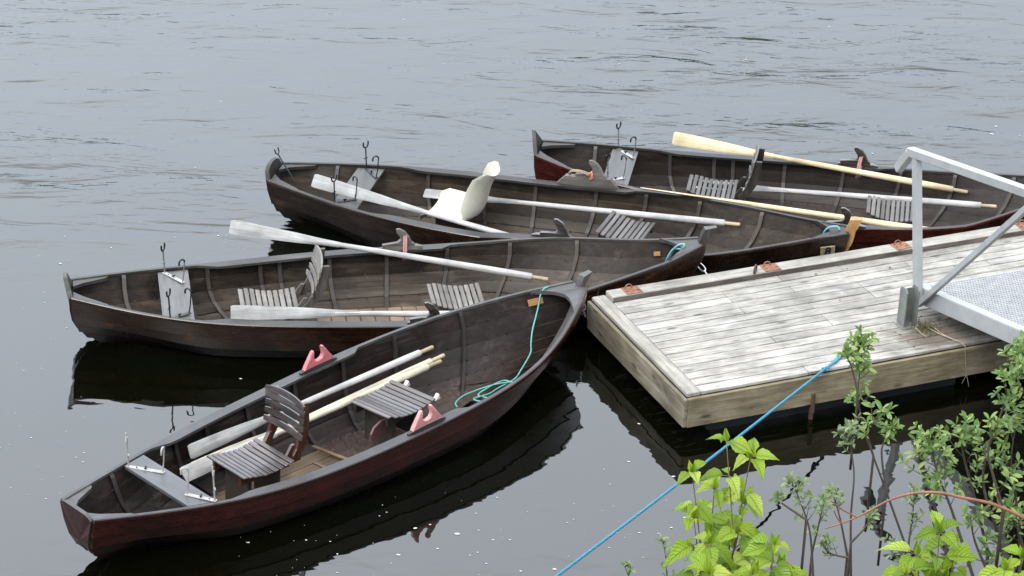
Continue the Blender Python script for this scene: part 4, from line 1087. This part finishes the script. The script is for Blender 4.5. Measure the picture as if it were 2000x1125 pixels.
lime_plant([(1512, 1065, 5, .09, 0), (1525, 1105, 5, .10, .1), (1470, 1120, 5, .10, -.1), (1385, 1120, 5, .10, -.2), (1545, 1128, 4, .09, 0)], 8.5, 'low lime green leafy cane plant at the bottom frame edge', (1490, 1300))
lime_plant([(1835, 1040, 5, .105, 0), (1790, 1085, 5, .10, 0), (1862, 1062, 4, .10, .1), (1770, 1120, 4, .095, -.1), (1842, 1130, 4, .09, 0)], 8.6, 'lime green leafy cane plant in front of the dark shrub', (1815, 1320))
lime_plant([(1965, 1112, 5, .10, 0), (1998, 1090, 4, .09, .1), (2015, 1125, 4, .1, 0)], 8.4, 'lime green leafy cane plant in the bottom right corner', (1985, 1330))

def shrub(name, stems, y, label, mat, lsz=.06, dens=1.0, rootpx=None, extra=None, grp=None, stemr=.008):
    """stems: list of (pixel path from low to high, leafy-from fraction, side shoots)"""
    s0 = stems[0][0][0]; base = D(*(rootpx or s0), y); base.z = min(base.z, bank_z(base.x, base.y)); root = empty(name, base, None, label, 'shrub', grp); R0 = base
    sm = MB(); fm = MB()
    def tuft(c, d, n, s):
        for i in range(n):
            a = 2 * math.pi * i / n + random.uniform(-.5, .5); e1 = d.orthogonal().normalized(); e2 = d.cross(e1)
            dd = (e1 * math.cos(a) + e2 * math.sin(a)) * random.uniform(.6, 1.1) + d * random.uniform(.15, .9)
            L = s * random.uniform(.4, 1.2); leaf(fm, c - R0, dd, V((random.uniform(-.5, .5), random.uniform(-.5, .3), 1)) + CAMDIR * .3, L, L * random.uniform(.15, .22), 4, random.uniform(.1, .5), random.uniform(-.1, .35), 'obovate')
    for path, f0, ns, ln in stems:
        jit = random.uniform(-.25, .25)
        P = catmull([D(px, py, y + jit) for px, py in path], 8); N = len(P)
        if path is stems[0][0]: P = [base] + P
        else: P = [P[0] + V((0, 0, -.5))] + P
        N = len(P); sm.tube([q - R0 for q in P], [stemr * (1 - .75 * i / (N - 1)) for i in range(N)], 7)
        for k in range(int(ns * dens)):
            f = f0 + (1 - f0) * random.random() ** .85; i = min(N - 2, int(f * (N - 1))); c = P[i].lerp(P[i + 1], random.random()); t = (P[i + 1] - P[i]).normalized()
            a = random.uniform(0, 6.28); e1 = t.orthogonal().normalized(); e2 = t.cross(e1); l = ln * random.uniform(.3, 1.0) * (1.15 - .6 * f)
            d = ((e1 * math.cos(a) + e2 * math.sin(a)) + t * .55 + V((0, 0, .45))).normalized()
            tip = c + d * l + V((0, 0, .1 * l)); mid_ = c.lerp(tip, .5) - V((0, 0, .06 * l))
            sm.tube([c - R0, mid_ - R0, tip - R0], [.0028, .002, .0012], 5)
            tuft(tip, d, 5, lsz)
            tuft(mid_, d, 3, lsz * .9)
            if l > .12: tuft(c.lerp(tip, .78), d, 3, lsz)
        tuft(P[-1], (P[-1] - P[-3]).normalized(), 6, lsz)
    sm.build('stem', M['stem_brown'], root, True); fm.build('foliage', mat, root, True)
    return root
shrub('shrub', [([(1790, 1125), (1731, 960), (1706, 892), (1685, 830), (1676, 770), (1682, 700), (1683, 668)], .60, 24, .17), ([(1731, 960), (1722, 880), (1738, 850), (1745, 835)], .5, 5, .09), ([(1706, 892), (1695, 840), (1722, 805)], .4, 7, .12), ([(1676, 770), (1664, 720), (1652, 694)], .45, 8, .07)], 13.4,
      'slender green shrub stem rising in front of the dock side', M['leaf_green'], .062, 1.0, (1810, 1190), grp='green shrubs on the bank')
shrub('shrub', [([(1662, 1125), (1662, 1010), (1668, 930), (1662, 870), (1664, 840)], .66, 16, .15), ([(1655, 1085), (1640, 1010), (1625, 960)], .4, 8, .12), ([(1662, 1060), (1690, 1030), (1700, 1010)], .5, 5, .08), ([(1660, 1090), (1620, 1080), (1605, 1060)], .3, 8, .12)], 12.8,
      'thin forked shrub with leaf tuft below the slender stem, nearest the cane arch', M['leaf_grey'], .05, 1.0, (1662, 1200), grp='green shrubs on the bank')
shrub('shrub', [([(1588, 1125), (1582, 1040), (1565, 985), (1548, 945)], .35, 15, .15), ([(1586, 1080), (1600, 1020), (1610, 980)], .4, 8, .12), ([(1575, 1015), (1530, 985), (1520, 975)], .5, 6, .09)], 12.6,
      'small grey green shrub crossing the dark reflection of the rope', M['leaf_grey'], .045, 1.0, (1590, 1200), grp='green shrubs on the bank')
shrub('shrub', [([(1975, 1180), (1950, 1050), (1920, 930), (1958, 800), (1990, 720), (1993, 690)], .45, 60, .24), ([(1900, 1125), (1860, 1000), (1830, 920), (1815, 850)], .35, 40, .22), ([(1930, 1080), (1900, 960), (1880, 880), (1884, 850)], .3, 42, .24),
      ([(1995, 1090), (1985, 980), (1975, 900), (1985, 830)], .2, 46, .26), ([(2030, 1000), (2020, 860), (2005, 760), (2000, 720)], .2, 46, .26), ([(1850, 1060), (1815, 960), (1795, 900), (1800, 870)], .4, 26, .18), ([(1960, 1000), (1940, 930), (1930, 880), (1945, 830)], .2, 34, .22), ([(2010, 1120), (1990, 1040), (1965, 990)], .2, 30, .24), ([(1935, 1130), (1905, 1060), (1895, 1010)], .2, 26, .22)], 14.2,
      'large dense green shrub under the gangway at the right', M['leaf_green'], .066, .46, (1975, 1250), grp='green shrubs on the bank', stemr=.012)
shrub('shrub', [([(1312, 1190), (1303, 1125), (1300, 1090), (1294, 1050)], .25, 8, .045)], 10.5, 'spindly weed with paired small leaves left of the lime plant', M['leaf_grey'], .036, 1.0, (1312, 1230), grp='small weeds on the bank', stemr=.004)
shrub('shrub', [([(1240, 1190), (1232, 1140), (1219, 1104)], .4, 4, .04)], 10.5, 'smallest weed at the bottom frame edge, farthest from the lime plant', M['leaf_grey'], .036, 1.0, (1240, 1230), grp='small weeds on the bank', stemr=.004)
shrub('shrub', [([(1760, 1180), (1775, 1060), (1783, 1000), (1786, 960)], .3, 16, .10), ([(1800, 1150), (1765, 1090), (1745, 1060)], .3, 8, .10)], 12.4, 'thin leggy shrub behind the lime plant near the cane arch', M['leaf_grey'], .04, 1.0, (1765, 1230), grp='green shrubs on the bank')
# arching dead cane
pts = [(2060, 1050), (2000, 1012), (1940, 985), (1880, 972), (1830, 962), (1780, 964), (1735, 978), (1690, 1002), (1650, 1020), (1612, 1032)]
P = catmull([D(px, py, 12.0) for px, py in pts], 6); n = len(P)
base = D(2080, 1080, 12.0); base.z = bank_z(base.x, base.y)
m = MB(); m.tube([base] + P, [.011] + [.0105 - .007 * i / n for i in range(n)], 8)
for (a, c) in (((1672, 1009), (1622, 978)), ((1642, 1021), (1628, 996)), ((1955, 990), (1945, 965))): m.tube([D(*a, 12.0), D((a[0] + c[0]) / 2, (a[1] + c[1]) / 2 + 3, 12.0), D(*c, 11.98)], [.0045, .004, .003], 6)
thing_mesh('dead_cane', m, M['cane'], 'arching reddish brown bare cane across the green shrubs', 'cane', None, True)

# ------------------------------------------------------------------ light
SE, SA = math.radians(52), math.radians(205)       # high, veiled sun behind the viewer
world = bpy.data.worlds.new("World"); scene.world = world; world.use_nodes = True
nt = world.node_tree; nt.nodes.clear()
sky = nt.nodes.new('ShaderNodeTexSky'); sky.sky_type = 'NISHITA'; sky.sun_disc = False; sky.sun_elevation = SE; sky.sun_rotation = SA
sky.air_density = 1.0; sky.dust_density = 4.0; sky.ozone_density = 1.0
hs = nt.nodes.new('ShaderNodeHueSaturation'); hs.inputs['Saturation'].default_value = .22
mx = nt.nodes.new('ShaderNodeMix'); mx.data_type = 'RGBA'; mx.inputs[0].default_value = .72
tcw = nt.nodes.new('ShaderNodeTexCoord'); sz = nt.nodes.new('ShaderNodeSeparateXYZ'); nt.links.new(tcw.outputs['Generated'], sz.inputs[0])
rp = nt.nodes.new('ShaderNodeValToRGB'); nt.links.new(sz.outputs[2], rp.inputs[0])    # overcast layer: dimmer towards the horizon
e = rp.color_ramp.elements
for k_, (p_, c_) in enumerate(((0.0, (.36, .415, .49)), (.16, (.47, .54, .63)), (.34, (.78, .885, 1.02)), (.54, (1.31, 1.41, 1.53)), (.78, (1.0, 1.03, 1.07)), (1.0, (.85, .88, .92)))):
    x_ = e[k_] if k_ < 2 else e.new(p_)
    x_.position = p_; x_.color = (*c_, 1)
sc_ = nt.nodes.new('ShaderNodeVectorMath'); sc_.operation = 'SCALE'; sc_.inputs[3].default_value = 11.0; lr = nt.nodes.new('ShaderNodeMath'); lr.operation = 'MULTIPLY_ADD'; lr.inputs[1].default_value = -4.2; lr.inputs[2].default_value = 11.0; nt.links.new(sz.outputs[0], lr.inputs[0]); nt.links.new(lr.outputs[0], sc_.inputs[3])   # cloud a little brighter on the left
nt.links.new(rp.outputs[0], sc_.inputs[0])
bg = nt.nodes.new('ShaderNodeBackground'); bg.inputs['Strength'].default_value = .15; ow = nt.nodes.new('ShaderNodeOutputWorld')
nt.links.new(sky.outputs[0], hs.inputs['Color']); nt.links.new(hs.outputs[0], mx.inputs[6]); nt.links.new(sc_.outputs[0], mx.inputs[7]); nt.links.new(mx.outputs[2], bg.inputs['Color']); nt.links.new(bg.outputs[0], ow.inputs[0])
sl = bpy.data.lights.new('sun', 'SUN'); sl.energy = 1.0; sl.angle = math.radians(25); sl.color = (1.0, .97, .92)
so = bpy.data.objects.new('sun', sl); COL.objects.link(so)
sd_ = V((math.sin(SA) * math.cos(SE), math.cos(SA) * math.cos(SE), math.sin(SE)))
so.rotation_euler = sd_.to_track_quat('Z', 'Y').to_euler(); so.location = sd_ * 40
scene.view_settings.view_transform = 'Standard'; scene.view_settings.look = 'None'; scene.view_settings.exposure = 1.3; scene.view_settings.gamma = 1.0
scene.render.engine = 'CYCLES'
scene.cycles.max_bounces = 6
